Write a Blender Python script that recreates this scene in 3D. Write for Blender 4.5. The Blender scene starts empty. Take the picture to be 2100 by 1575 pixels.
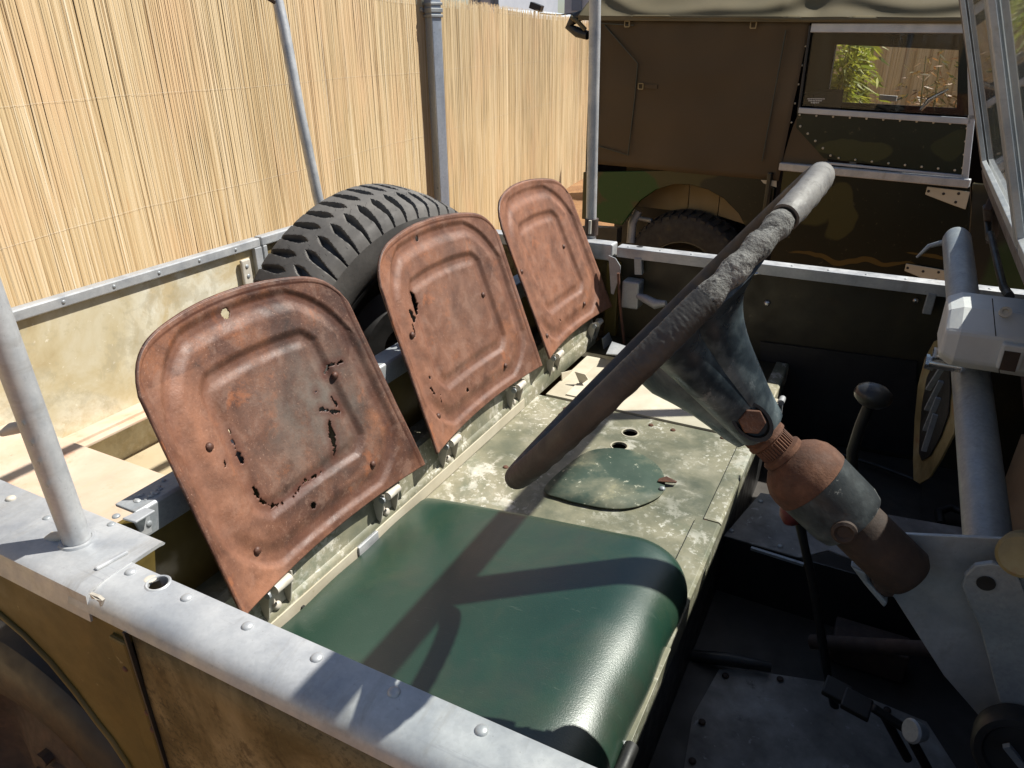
import bpy, math, random
import numpy as np
from mathutils import Vector, Matrix, Quaternion
from mathutils.bvhtree import BVHTree
R_=math.radians
random.seed(7); RNG=np.random.default_rng(7)
scene=bpy.context.scene
COL=scene.collection
# ------------------------------------------------------------------ camera
# world: x = forwards along the open vehicle, y = across it away from the viewer, z up, z=0 = top of its side capping
F_PX=1478.0; CX,CY=1050.0,787.5; CAM=np.array([0,0,0.48])
_X=np.array([3125,671,-1478.]);_X/=np.linalg.norm(_X)
_Y=np.array([850,-705,1478.]);_Y/=np.linalg.norm(_Y)
_Z=np.cross(_X,_Y);_Z/=np.linalg.norm(_Z);_Y=np.cross(_Z,_X)
MW=np.array([_X,_Y,_Z])
cd=bpy.data.cameras.new('camera'); cam=bpy.data.objects.new('camera',cd); COL.objects.link(cam)
cd.sensor_width=36; cd.lens=F_PX/2100*36; cd.clip_start=0.02; cd.clip_end=500
rot=Matrix([[MW[i][0],-MW[i][1],-MW[i][2]] for i in range(3)])
cam.matrix_world=Matrix.Translation(Vector(CAM))@rot.to_4x4()
scene.camera=cam
# ------------------------------------------------------------------ light
SA,SB=0.54,0.52                                  # sun direction: dx/dz, dy/dz
sv=Vector((SA,SB,1)).normalized()
w=bpy.data.worlds.new('World'); scene.world=w; w.use_nodes=True
nt=w.node_tree; bg=nt.nodes['Background']; sky=nt.nodes.new('ShaderNodeTexSky'); sky.sky_type='NISHITA'; sky.sun_disc=False
sky.sun_elevation=math.asin(sv.z); sky.sun_rotation=math.atan2(sv.x,sv.y); sky.dust_density=1.0; sky.air_density=1.0
nt.links.new(sky.outputs[0],bg.inputs[0]); bg.inputs[1].default_value=0.052
sl=bpy.data.lights.new('sun','SUN'); sl.energy=4.6; sl.angle=R_(0.5); sl.color=(1,0.955,0.88)
so=bpy.data.objects.new('sun',sl); COL.objects.link(so); so.rotation_euler=sv.to_track_quat('Z','Y').to_euler(); so.location=(4,3,6)
vs=scene.view_settings; vs.view_transform='Standard'; vs.look='None'; vs.gamma=1; vs.exposure=0.88; vs.use_curve_mapping=False
# ------------------------------------------------------------------ measuring helpers (photo pixel -> point on a real plane)
def ray(u,v):
    d=MW@np.array([u-CX,v-CY,F_PX]); return d/np.linalg.norm(d)
def P(u,v,ax,val):
    d=ray(u,v); t=(val-CAM[ax])/d[ax]; return Vector(CAM+t*d)
def PP(u,v,p0,n):
    d=ray(u,v); n=np.array(n); t=((np.array(p0)-CAM)@n)/(d@n); return Vector(CAM+t*d)
V=Vector
# ------------------------------------------------------------------ materials
MATS={}
def ramp(nt,fac,stops):
    r=nt.nodes.new('ShaderNodeValToRGB'); e=r.color_ramp.elements
    while len(e)<len(stops): e.new(0.5)
    for i,(p,c) in enumerate(stops): e[i].position=p; e[i].color=(*c,1)
    nt.links.new(fac,r.inputs[0]); return r
def noise(nt,co,scale,detail=6,rough=0.6,stretch=None,dist=0.0):
    if stretch:
        m=nt.nodes.new('ShaderNodeMapping'); m.inputs['Scale'].default_value=stretch; nt.links.new(co,m.inputs[0]); co=m.outputs[0]
    n=nt.nodes.new('ShaderNodeTexNoise'); n.inputs['Scale'].default_value=scale; n.inputs['Detail'].default_value=detail
    n.inputs['Roughness'].default_value=rough; n.inputs['Distortion'].default_value=dist
    nt.links.new(co,n.inputs['Vector']); return n.outputs[0]
def mixc(nt,fac,a,b,mode='MIX'):
    m=nt.nodes.new('ShaderNodeMix'); m.data_type='RGBA'; m.blend_type=mode
    if isinstance(fac,float): m.inputs[0].default_value=fac
    else: nt.links.new(fac,m.inputs[0])
    for i,c in ((6,a),(7,b)):
        if isinstance(c,tuple): m.inputs[i].default_value=(*c,1)
        else: nt.links.new(c,m.inputs[i])
    return m.outputs[2]
def sharp(nt,fac,lo,hi):
    m=nt.nodes.new('ShaderNodeMapRange'); m.inputs[1].default_value=lo; m.inputs[2].default_value=hi; nt.links.new(fac,m.inputs[0]); return m.outputs[0]
def mat(name,stops,scale=8,rough=0.6,metal=0.0,bump=0.1,bscale=60,bdist=0.002,detail=6,stretch=None,layers=(),rvar=0.15,spec=0.5,attr=None,dist=0.0,coat=0):
    """base colour = noise ramp, then layers of (scale, lo, hi, colour, amount, stretch) blotches"""
    m=bpy.data.materials.new(name); m.use_nodes=True; nt=m.node_tree; b=nt.nodes['Principled BSDF']
    tc=nt.nodes.new('ShaderNodeTexCoord').outputs['Object']
    n=noise(nt,tc,scale,detail,0.62,stretch,dist); r=ramp(nt,n,stops); c=r.outputs[0]
    for L in layers:
        s,lo,hi,colr=L[:4]; st=L[5] if len(L)>5 else None
        f=sharp(nt,noise(nt,tc,s,8,0.7,st,0.3),lo,hi)
        if len(L)>4 and L[4]<1:
            mm=nt.nodes.new('ShaderNodeMath'); mm.operation='MULTIPLY'; mm.inputs[1].default_value=L[4]; nt.links.new(f,mm.inputs[0]); f=mm.outputs[0]
        if len(L)>6:
            mk=nt.nodes.new('ShaderNodeMath'); mk.operation='MULTIPLY'; nt.links.new(sharp(nt,noise(nt,tc,L[6],4,0.6),0.46,0.60),mk.inputs[0]); nt.links.new(f,mk.inputs[1]); f=mk.outputs[0]
        c=mixc(nt,f,c,colr)
    if attr: c=attr(nt,tc,c)
    nt.links.new(c,b.inputs['Base Color'])
    b.inputs['Metallic'].default_value=metal; b.inputs['Specular IOR Level'].default_value=spec
    if coat: b.inputs['Coat Weight'].default_value=coat; b.inputs['Coat Roughness'].default_value=0.25
    mr=nt.nodes.new('ShaderNodeMapRange'); mr.inputs[1].default_value=0.3; mr.inputs[2].default_value=0.7
    mr.inputs[3].default_value=max(0.02,rough-rvar); mr.inputs[4].default_value=min(1,rough+rvar)
    nt.links.new(noise(nt,tc,scale*2.3+5,5,0.6),mr.inputs[0]); nt.links.new(mr.outputs[0],b.inputs['Roughness'])
    if bump:
        bp=nt.nodes.new('ShaderNodeBump'); bp.inputs['Strength'].default_value=bump; bp.inputs['Distance'].default_value=bdist
        nt.links.new(noise(nt,tc,bscale,7,0.65,stretch),bp.inputs['Height']); nt.links.new(bp.outputs[0],b.inputs['Normal'])
    MATS[name]=m; return m
galv=mat('galvanised_metal',[(0.3,(0.30,0.32,0.345)),(0.5,(0.42,0.435,0.445)),(0.7,(0.52,0.53,0.53))],scale=14,rough=0.46,metal=0.35,bump=0.12,bscale=45,
   layers=((4,0.56,0.75,(0.38,0.40,0.43),0.6),(110,0.62,0.72,(0.3,0.30,0.30),0.5),(30,0.66,0.74,(0.30,0.24,0.17),0.35),(1.0,0.60,0.66,(0.30,0.31,0.33),0.45,(6,150,60)),(240,0.64,0.68,(0.22,0.21,0.20),0.5)))
galv_old=mat('weathered_galvanised',[(0.3,(0.22,0.25,0.28)),(0.55,(0.33,0.35,0.36)),(0.75,(0.42,0.43,0.42))],scale=9,rough=0.5,metal=0.3,bump=0.15,bscale=60,
   layers=((50,0.6,0.7,(0.16,0.17,0.18),0.6),(12,0.62,0.75,(0.24,0.19,0.13),0.4)))
brassy=mat('aged_zinc_bracket',[(0.35,(0.42,0.39,0.33)),(0.65,(0.58,0.54,0.46))],scale=20,rough=0.6,metal=0.1,bump=0.2,bscale=90)
side_olive=mat('faded_olive_side_paint',[(0.25,(0.028,0.022,0.008)),(0.42,(0.10,0.072,0.026)),(0.53,(0.23,0.17,0.08)),(0.72,(0.36,0.28,0.165))],scale=5,rough=0.55,bump=0.12,bscale=70,detail=9,dist=0.6,spec=0.35,
   layers=((28,0.54,0.62,(0.05,0.030,0.010),0.7),(70,0.64,0.7,(0.33,0.25,0.14),0.7),(150,0.50,0.58,(0.030,0.022,0.008),0.75,None,4),(9,0.60,0.66,(0.08,0.06,0.035),0.4,(1,1,3))))
wing_olive=mat('olive_wing_paint',[(0.3,(0.060,0.045,0.010)),(0.5,(0.110,0.078,0.018)),(0.7,(0.165,0.120,0.035))],scale=6,rough=0.5,bump=0.1,bscale=60,detail=8,spec=0.35,
   layers=((60,0.66,0.71,(0.40,0.34,0.20),0.8),(14,0.58,0.68,(0.07,0.05,0.012),0.6)))
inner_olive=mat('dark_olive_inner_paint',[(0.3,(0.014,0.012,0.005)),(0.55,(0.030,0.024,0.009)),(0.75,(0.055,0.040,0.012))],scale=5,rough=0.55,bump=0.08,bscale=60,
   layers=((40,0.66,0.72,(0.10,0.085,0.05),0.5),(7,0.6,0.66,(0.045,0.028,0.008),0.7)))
seat_olive=mat('worn_seat_box_paint',[(0.28,(0.065,0.078,0.055)),(0.43,(0.13,0.132,0.088)),(0.57,(0.23,0.215,0.145)),(0.76,(0.38,0.355,0.27))],scale=6,rough=0.5,bump=0.2,bscale=80,detail=10,dist=0.4,
   layers=((22,0.52,0.58,(0.55,0.53,0.46),0.8,None,4.5),(90,0.55,0.60,(0.6,0.58,0.51),0.85,None,6),(9,0.5,0.7,(0.36,0.33,0.25),0.5),(5,0.55,0.68,(0.09,0.12,0.08),0.75),(130,0.68,0.71,(0.10,0.06,0.03),0.8)))
seat_cream=mat('bleached_panel_paint',[(0.3,(0.36,0.32,0.23)),(0.6,(0.50,0.46,0.36)),(0.8,(0.60,0.56,0.46))],scale=6,rough=0.55,bump=0.1,bscale=80,
   layers=((60,0.64,0.7,(0.25,0.2,0.11),0.6),(11,0.6,0.7,(0.35,0.29,0.16),0.5)))
lid_green=mat('worn_green_lid_paint',[(0.3,(0.028,0.052,0.040)),(0.48,(0.050,0.075,0.058)),(0.60,(0.15,0.155,0.11)),(0.75,(0.30,0.28,0.20))],scale=7,spec=0.25,rough=0.62,bump=0.12,bscale=80,detail=9,
   layers=((55,0.60,0.65,(0.42,0.42,0.33),0.8),(11,0.58,0.68,(0.32,0.30,0.19),0.75),(120,0.66,0.69,(0.5,0.5,0.42),0.8)))
tail_cream=mat('peeling_tailboard_paint',[(0.3,(0.36,0.27,0.13)),(0.45,(0.50,0.43,0.27)),(0.58,(0.60,0.56,0.43)),(0.75,(0.68,0.66,0.56))],scale=4.2,rough=0.6,bump=0.12,bscale=60,detail=11,dist=0.5,
   layers=((24,0.56,0.62,(0.42,0.37,0.24),0.5),(60,0.62,0.68,(0.76,0.72,0.6),0.7),(3.2,0.55,0.64,(0.42,0.30,0.12),0.6),(11,0.52,0.6,(0.36,0.32,0.22),0.45)))
ply=mat('sun_bleached_plywood',[(0.3,(0.42,0.32,0.23)),(0.6,(0.54,0.44,0.34)),(0.8,(0.62,0.53,0.43))],scale=5,rough=0.7,bump=0.12,bscale=50,stretch=(1,1,1),detail=8,
   layers=((6,0.50,0.62,(0.56,0.34,0.22),0.55),(14,0.56,0.66,(0.50,0.25,0.15),0.6),(60,0.64,0.70,(0.28,0.19,0.12),0.6),(25,0.55,0.7,(0.50,0.37,0.24),0.5,(1,0.25,1))))
tub_floor=mat('tan_tub_floor_paint',[(0.3,(0.38,0.31,0.19)),(0.7,(0.50,0.43,0.30))],layers=((8,0.55,0.65,(0.30,0.23,0.14),0.6),),scale=3,rough=0.6,bump=0.08,bscale=50)
rust=mat('heavy_rust',[(0.3,(0.045,0.021,0.014)),(0.5,(0.11,0.048,0.028)),(0.72,(0.20,0.095,0.055))],scale=24,rough=0.85,bump=0.5,bscale=160,layers=((60,0.6,0.68,(0.09,0.04,0.025),0.7),))
dark_rust=mat('dark_rusty_steel',[(0.3,(0.028,0.020,0.017)),(0.6,(0.06,0.037,0.027)),(0.75,(0.11,0.062,0.04))],scale=20,rough=0.75,bump=0.4,bscale=120)
def seat_attr(nt,tc,c):
    a=nt.nodes.new('ShaderNodeAttribute'); a.attribute_name='wear'; s=nt.nodes.new('ShaderNodeSeparateColor'); nt.links.new(a.outputs['Color'],s.inputs[0])
    n1=noise(nt,tc,26,9,0.75)
    def mul(a_,b_):
        m=nt.nodes.new('ShaderNodeMath'); m.operation='MULTIPLY'; nt.links.new(a_,m.inputs[0])
        if isinstance(b_,float): m.inputs[1].default_value=b_
        else: nt.links.new(b_,m.inputs[1])
        return m.outputs[0]
    c=mixc(nt,mul(s.outputs[0],sharp(nt,n1,0.25,0.6)),c,(0.125,0.105,0.088))      # grey steel showing
    c=mixc(nt,mul(s.outputs[1],0.9),c,(0.075,0.028,0.018))                       # rotten crack edges, darker edge line and pressed troughs
    c=mixc(nt,mul(s.outputs[2],sharp(nt,n1,0.2,0.7)),c,(0.33,0.155,0.092))       # orange bloom
    return c
seat_rust=mat('rusted_pressed_steel',[(0.32,(0.022,0.009,0.006)),(0.43,(0.062,0.025,0.015)),(0.54,(0.108,0.046,0.027)),(0.70,(0.180,0.082,0.050))],scale=15,rough=0.56,metal=0.0,bump=0.4,bscale=260,bdist=0.0012,detail=12,dist=0.5,spec=0.4,
   layers=((110,0.54,0.64,(0.065,0.024,0.016),0.6),(6,0.55,0.68,(0.27,0.105,0.045),0.6),(4,0.56,0.7,(0.17,0.12,0.105),0.6),(420,0.50,0.62,(0.060,0.026,0.018),0.55),(300,0.60,0.66,(0.36,0.22,0.16),0.6),(30,0.52,0.60,(0.19,0.115,0.085),0.45),(180,0.63,0.67,(0.05,0.02,0.014),0.7),(17,0.58,0.66,(0.30,0.10,0.035),0.5)),attr=seat_attr)
vinyl=mat('green_vinyl',[(0.3,(0.008,0.034,0.022)),(0.55,(0.013,0.044,0.029)),(0.75,(0.024,0.046,0.031))],scale=3.5,rough=0.34,bump=0.42,bscale=480,bdist=0.0007,rvar=0.05,spec=0.8,coat=0.25,
   layers=((5,0.5,0.75,(0.050,0.068,0.038),0.7),(260,0.69,0.72,(0.30,0.34,0.30),0.5),(26,0.63,0.67,(0.10,0.13,0.10),0.45,(1,10,1)),(7,0.5,0.7,(0.032,0.040,0.030),0.6)))
rubber=mat('tyre_rubber',[(0.3,(0.055,0.052,0.049)),(0.5,(0.095,0.090,0.083)),(0.75,(0.16,0.15,0.135))],scale=10,rough=0.75,bump=0.2,bscale=150,layers=((90,0.67,0.72,(0.13,0.12,0.10),0.5),))
rubber2=mat('muddy_tyre_rubber',[(0.3,(0.018,0.018,0.018)),(0.6,(0.035,0.034,0.032)),(0.8,(0.09,0.07,0.03))],scale=14,rough=0.8,bump=0.2,bscale=150)
bakelite=mat('cracked_wheel_rim_coating',[(0.3,(0.028,0.026,0.025)),(0.55,(0.045,0.041,0.038)),(0.75,(0.075,0.066,0.06))],scale=18,rough=0.6,bump=0.4,bscale=110,bdist=0.002,layers=((5,0.55,0.7,(0.055,0.035,0.025),0.6),))
rim_grey=mat('crumbling_grey_rim_core',[(0.3,(0.09,0.087,0.08)),(0.5,(0.18,0.172,0.162)),(0.75,(0.32,0.31,0.295))],scale=34,rough=0.8,bump=1.0,bscale=130,bdist=0.006,detail=10,layers=((70,0.52,0.58,(0.035,0.03,0.028),0.9),))
rim_pale=mat('bleached_rim_end',[(0.3,(0.12,0.11,0.105)),(0.55,(0.20,0.185,0.175)),(0.75,(0.27,0.255,0.24))],scale=20,rough=0.55,bump=0.5,bscale=130,layers=((60,0.56,0.64,(0.06,0.055,0.05),0.7),(8,0.5,0.65,(0.10,0.095,0.09),0.6)))
alum_blue=mat('chalky_blue_black_alloy',[(0.36,(0.012,0.017,0.024)),(0.47,(0.040,0.055,0.068)),(0.57,(0.16,0.20,0.215)),(0.72,(0.33,0.37,0.38))],scale=8,rough=0.36,metal=0.25,bump=0.15,bscale=90,detail=9,dist=0.5,
   layers=((40,0.62,0.68,(0.42,0.45,0.46),0.5),))
alum_dark=mat('grimy_column_paint',[(0.36,(0.010,0.012,0.015)),(0.5,(0.030,0.036,0.040)),(0.6,(0.085,0.10,0.105)),(0.75,(0.24,0.27,0.27))],scale=9,rough=0.45,bump=0.25,bscale=90,detail=9,dist=0.5,layers=((60,0.62,0.67,(0.4,0.4,0.38),0.6),(12,0.6,0.68,(0.09,0.045,0.025),0.6)))
black=mat('black_paint',[(0.3,(0.010,0.010,0.010)),(0.7,(0.022,0.021,0.020))],scale=12,rough=0.5,bump=0.1,bscale=90)
knobm=mat('black_knob_plastic',[(0.3,(0.02,0.02,0.02)),(0.7,(0.04,0.038,0.034))],scale=12,rough=0.35,bump=0.05,bscale=90)
redm=mat('red_knob_plastic',[(0.3,(0.16,0.03,0.025)),(0.7,(0.22,0.05,0.04))],scale=12,rough=0.45,bump=0.05,bscale=90)
floor_grey=mat('scuffed_grey_floor',[(0.3,(0.07,0.065,0.058)),(0.5,(0.20,0.19,0.175)),(0.7,(0.38,0.37,0.35))],scale=8,rough=0.6,bump=0.25,bscale=90,detail=10,layers=((50,0.6,0.66,(0.36,0.36,0.36),0.7),(20,0.6,0.7,(0.05,0.04,0.035),0.8)))
floor_dark=mat('dark_floor_paint',[(0.3,(0.022,0.019,0.016)),(0.6,(0.045,0.040,0.034)),(0.8,(0.085,0.076,0.066))],scale=6,rough=0.6,bump=0.15,bscale=80)
white_case=mat('pale_grey_motor_casing',[(0.3,(0.50,0.51,0.51)),(0.7,(0.60,0.61,0.60))],scale=16,rough=0.42,bump=0.08,bscale=180,metal=0.0,layers=((70,0.68,0.73,(0.3,0.3,0.28),0.5),))
chrome=mat('bright_bolt_steel',[(0.3,(0.5,0.5,0.5)),(0.7,(0.65,0.65,0.65))],scale=10,rough=0.25,metal=0.9,bump=0.05)
amber=mat('yellowed_cream_paint',[(0.3,(0.12,0.09,0.035)),(0.55,(0.28,0.22,0.10)),(0.75,(0.36,0.31,0.18))],scale=12,rough=0.5,bump=0.15,bscale=90,layers=((16,0.58,0.66,(0.30,0.13,0.05),0.7),))
tan_board=mat('tan_board',[(0.3,(0.20,0.135,0.08)),(0.7,(0.27,0.19,0.115))],scale=8,rough=0.7,bump=0.1)
canvas=mat('brown_canvas',[(0.3,(0.075,0.056,0.033)),(0.6,(0.095,0.072,0.044)),(0.8,(0.115,0.088,0.056))],scale=3,rough=0.85,bump=0.15,bscale=300,bdist=0.001,spec=0.2)
canvas_roof=mat('olive_canvas_roof',[(0.3,(0.105,0.090,0.052)),(0.6,(0.145,0.122,0.074)),(0.8,(0.175,0.150,0.095))],scale=3,rough=0.85,bump=0.15,bscale=300,bdist=0.001,spec=0.2)
camo=mat('camouflage_paint',[(0.0,(0.060,0.050,0.018)),(0.40,(0.060,0.050,0.018)),(0.43,(0.009,0.010,0.008)),(0.53,(0.010,0.011,0.008)),(0.555,(0.014,0.038,0.012)),(0.64,(0.014,0.038,0.012)),(0.67,(0.055,0.043,0.014)),(1,(0.055,0.043,0.014))],scale=2.1,rough=0.35,bump=0.03,detail=1,rvar=0.08,coat=0.3)
camo_tan=mat('tan_wheel_arch_paint',[(0.3,(0.07,0.05,0.018)),(0.5,(0.16,0.12,0.05)),(0.7,(0.22,0.18,0.11))],scale=3,rough=0.55,bump=0.05,detail=2)
cream_metal=mat('cream_hinge_paint',[(0.3,(0.42,0.38,0.28)),(0.7,(0.50,0.46,0.35))],scale=10,rough=0.5,bump=0.05)
zinc=mat('zinc_window_frame',[(0.3,(0.33,0.36,0.40)),(0.7,(0.46,0.48,0.52))],scale=9,rough=0.4,metal=0.4,bump=0.08)
post_steel=mat('galvanised_post_steel',[(0.3,(0.27,0.31,0.38)),(0.6,(0.36,0.41,0.48)),(0.8,(0.44,0.48,0.54))],scale=7,rough=0.4,metal=0.2,bump=0.08,stretch=(1,1,0.3))
soil=mat('ochre_soil',[(0.3,(0.16,0.075,0.028)),(0.55,(0.27,0.14,0.055)),(0.75,(0.36,0.22,0.10))],scale=3,rough=0.95,bump=0.9,bscale=30,bdist=0.02,detail=10,layers=((60,0.6,0.66,(0.4,0.3,0.18),0.7),))
bldg=mat('pale_render_wall',[(0.3,(0.30,0.34,0.40)),(0.7,(0.38,0.42,0.48))],scale=1,rough=0.8,bump=0)
bldg_pink=mat('pink_render_wall',[(0.3,(0.55,0.36,0.28)),(0.7,(0.62,0.42,0.33))],scale=1,rough=0.8,bump=0)
bldg_dark=mat('blue_grey_shutter',[(0.3,(0.10,0.13,0.18)),(0.7,(0.14,0.18,0.24))],scale=1,rough=0.5,bump=0)
roof_pale=mat('pale_blue_sheet_roof',[(0.3,(0.45,0.52,0.58)),(0.7,(0.55,0.62,0.68))],scale=2,rough=0.5,bump=0)
white_p=mat('white_print',[(0.3,(0.5,0.5,0.48)),(0.7,(0.6,0.6,0.58))],scale=5,rough=0.6,bump=0)
stem_m=mat('plant_stem',[(0.3,(0.10,0.12,0.03)),(0.7,(0.16,0.17,0.05))],scale=12,rough=0.7)
def spangle(m,amt,sc=120):
    nt=m.node_tree; b=nt.nodes['Principled BSDF']; lk=b.inputs['Base Color'].links[0]; src=lk.from_socket
    tc=nt.nodes.new('ShaderNodeTexCoord').outputs['Object']; vo=nt.nodes.new('ShaderNodeTexVoronoi'); vo.inputs['Scale'].default_value=sc; nt.links.new(tc,vo.inputs['Vector'])
    sp=nt.nodes.new('ShaderNodeSeparateColor'); nt.links.new(vo.outputs['Color'],sp.inputs[0])
    r=ramp(nt,sp.outputs[0],[(0,(1-amt,)*3),(1,(1+amt*0.4,)*3)]); c=mixc(nt,1.0,src,r.outputs[0],'MULTIPLY')
    st=sharp(nt,noise(nt,tc,1.0,7,0.7,(26,5,26),0.6),0.56,0.72)
    mm=nt.nodes.new('ShaderNodeMath'); mm.operation='MULTIPLY'; mm.inputs[1].default_value=0.5; nt.links.new(st,mm.inputs[0])
    c=mixc(nt,mm.outputs[0],c,(0.27,0.25,0.22)); nt.links.new(c,b.inputs['Base Color'])
spangle(galv,0.05,330); spangle(galv_old,0.10,330); spangle(post_steel,0.08,90)
def glassmat(name,tint,fac,rough=0.02,f0=0.05):
    m=bpy.data.materials.new(name); m.use_nodes=True; nt=m.node_tree
    for n in list(nt.nodes):
        if n.type!='OUTPUT_MATERIAL': nt.nodes.remove(n)
    out=[n for n in nt.nodes if n.type=='OUTPUT_MATERIAL'][0]
    tr=nt.nodes.new('ShaderNodeBsdfTransparent'); tr.inputs[0].default_value=(*tint,1)
    gl=nt.nodes.new('ShaderNodeBsdfGlossy'); gl.inputs['Roughness'].default_value=rough
    df=nt.nodes.new('ShaderNodeBsdfDiffuse'); df.inputs[0].default_value=(0.5,0.52,0.48,1)
    lw=nt.nodes.new('ShaderNodeLayerWeight'); lw.inputs[0].default_value=0.5
    pw=nt.nodes.new('ShaderNodeMath'); pw.operation='POWER'; pw.inputs[1].default_value=5; nt.links.new(lw.outputs['Facing'],pw.inputs[0])
    fr=nt.nodes.new('ShaderNodeMath'); fr.operation='MULTIPLY_ADD'; fr.inputs[1].default_value=0.9; fr.inputs[2].default_value=f0; nt.links.new(pw.outputs[0],fr.inputs[0])
    m1=nt.nodes.new('ShaderNodeMixShader'); nt.links.new(fr.outputs[0],m1.inputs[0]); nt.links.new(tr.outputs[0],m1.inputs[1]); nt.links.new(gl.outputs[0],m1.inputs[2])
    tc=nt.nodes.new('ShaderNodeTexCoord').outputs['Object']
    f=sharp(nt,noise(nt,tc,4,5,0.6,(1,1,1),0.5),0.35,0.8)
    mm=nt.nodes.new('ShaderNodeMath'); mm.operation='MULTIPLY'; mm.inputs[1].default_value=fac; nt.links.new(f,mm.inputs[0])
    m2=nt.nodes.new('ShaderNodeMixShader'); nt.links.new(mm.outputs[0],m2.inputs[0]); nt.links.new(m1.outputs[0],m2.inputs[1]); nt.links.new(df.outputs[0],m2.inputs[2])
    nt.links.new(m2.outputs[0],out.inputs[0]); MATS[name]=m; return m
glass=glassmat('window_perspex',(0.93,0.94,0.93),0.006,0.02,0.022)
ws_glass=glassmat('dusty_windscreen_glass',(0.95,0.97,0.96),0.10,0.03)
def leafmat(name,c1,c2,trans):
    m=bpy.data.materials.new(name); m.use_nodes=True; nt=m.node_tree; b=nt.nodes['Principled BSDF']; out=[n for n in nt.nodes if n.type=='OUTPUT_MATERIAL'][0]
    a=nt.nodes.new('ShaderNodeAttribute'); a.attribute_name='tone'; r=ramp(nt,a.outputs['Fac'],[(0,c1),(1,c2)])
    nt.links.new(r.outputs[0],b.inputs['Base Color']); b.inputs['Roughness'].default_value=0.5
    t=nt.nodes.new('ShaderNodeBsdfTranslucent'); nt.links.new(r.outputs[0],t.inputs[0])
    mx=nt.nodes.new('ShaderNodeMixShader'); mx.inputs[0].default_value=trans
    nt.links.new(b.outputs[0],mx.inputs[1]); nt.links.new(t.outputs[0],mx.inputs[2]); nt.links.new(mx.outputs[0],out.inputs[0]); return m
leaf=leafmat('bamboo_leaf',(0.12,0.16,0.02),(0.42,0.42,0.05),0.5)
def reedmat():
    m=bpy.data.materials.new('dry_reed'); m.use_nodes=True; nt=m.node_tree; b=nt.nodes['Principled BSDF']
    a=nt.nodes.new('ShaderNodeAttribute'); a.attribute_name='tone'
    tc=nt.nodes.new('ShaderNodeTexCoord').outputs['Object']
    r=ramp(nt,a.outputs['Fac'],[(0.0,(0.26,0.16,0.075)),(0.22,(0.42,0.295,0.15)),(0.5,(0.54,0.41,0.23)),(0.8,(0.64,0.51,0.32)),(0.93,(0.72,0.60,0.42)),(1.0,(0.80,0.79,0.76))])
    n=noise(nt,tc,1.0,8,0.7,(60,60,7)); c=mixc(nt,sharp(nt,n,0.60,0.82),r.outputs[0],(0.52,0.30,0.13))
    n2=noise(nt,tc,1.0,5,0.6,(2.2,2.2,1.2)); c=mixc(nt,sharp(nt,n2,0.52,0.78),c,(0.60,0.41,0.23))
    nt.links.new(c,b.inputs['Base Color']); b.inputs['Roughness'].default_value=0.55; b.inputs['Specular IOR Level'].default_value=0.4; return m
reed_m=reedmat()
# ------------------------------------------------------------------ object helpers
def wloc(o):
    p=V((0,0,0))
    while o is not None: p+=o.location; o=o.parent
    return p
SCALE=None
class MB:
    def __init__(s): s.v=[]; s.f=[]; s.tone=[]
    def add(s,v,f,tone=None):
        k=len(s.v); s.v+= [tuple(x) for x in v]; s.f+=[tuple(i+k for i in g) for g in f]
        if tone is not None: s.tone+=[tone]*len(v)
        return s
def build(name,mb,material,parent=None,smooth=None,bevel=0,loc=None,solid=0,label=None,kind=None):
    me=bpy.data.meshes.new(name); v=np.array(mb.v,dtype=float)
    if SCALE: v=np.array(SCALE[0])+(v-np.array(SCALE[0]))*SCALE[1]
    if parent is None:
        base=V(((v[:,0].min()+v[:,0].max())/2,(v[:,1].min()+v[:,1].max())/2,v[:,2].min())); 
    else: base=V(((v[:,0].min()+v[:,0].max())/2,(v[:,1].min()+v[:,1].max())/2,(v[:,2].min()+v[:,2].max())/2))
    if loc is not None: base=V(loc)
    me.from_pydata([tuple(x) for x in (v-np.array(base))],[],mb.f); me.validate()
    if len(mb.tone)==len(mb.v) and mb.tone:
        at=me.attributes.new('tone','FLOAT','POINT'); at.data.foreach_set('value',mb.tone)
    mats=material if isinstance(material,(list,tuple)) else [material]
    for m in mats: me.materials.append(m)
    if smooth is not None:
        me.shade_smooth(); 
        if smooth<180: me.set_sharp_from_angle(angle=R_(smooth))
    o=bpy.data.objects.new(name,me); COL.objects.link(o)
    o.location=base-(wloc(parent) if parent else V((0,0,0))); o.parent=parent
    if bevel:
        b=o.modifiers.new('bevel','BEVEL'); b.width=bevel; b.segments=2; b.limit_method='ANGLE'; b.angle_limit=R_(35)
    if solid:
        b=o.modifiers.new('thickness','SOLIDIFY'); b.thickness=solid; b.offset=-1
    if label: o['label']=label
    if kind: o['kind']=kind
    return o
def thing(name,label,cat,loc,group=None):
    o=bpy.data.objects.new(name,None); COL.objects.link(o); o.location=loc; o['label']=label; o['category']=cat; o.empty_display_size=0.1
    if group: o['group']=group
    return o
def tag(o,label,cat,group=None):
    o['label']=label; o['category']=cat
    if group: o['group']=group
    return o
def frame_of(d):
    d=V(d).normalized(); a=V((0,0,1)) if abs(d.z)<0.9 else V((1,0,0)); x=a.cross(d).normalized(); return x,d.cross(x)
def box(mb,lo,hi):
    x0,y0,z0=lo; x1,y1,z1=hi
    mb.add([(x0,y0,z0),(x1,y0,z0),(x1,y1,z0),(x0,y1,z0),(x0,y0,z1),(x1,y0,z1),(x1,y1,z1),(x0,y1,z1)],[(0,3,2,1),(4,5,6,7),(0,1,5,4),(1,2,6,5),(2,3,7,6),(3,0,4,7)]); return mb
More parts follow.
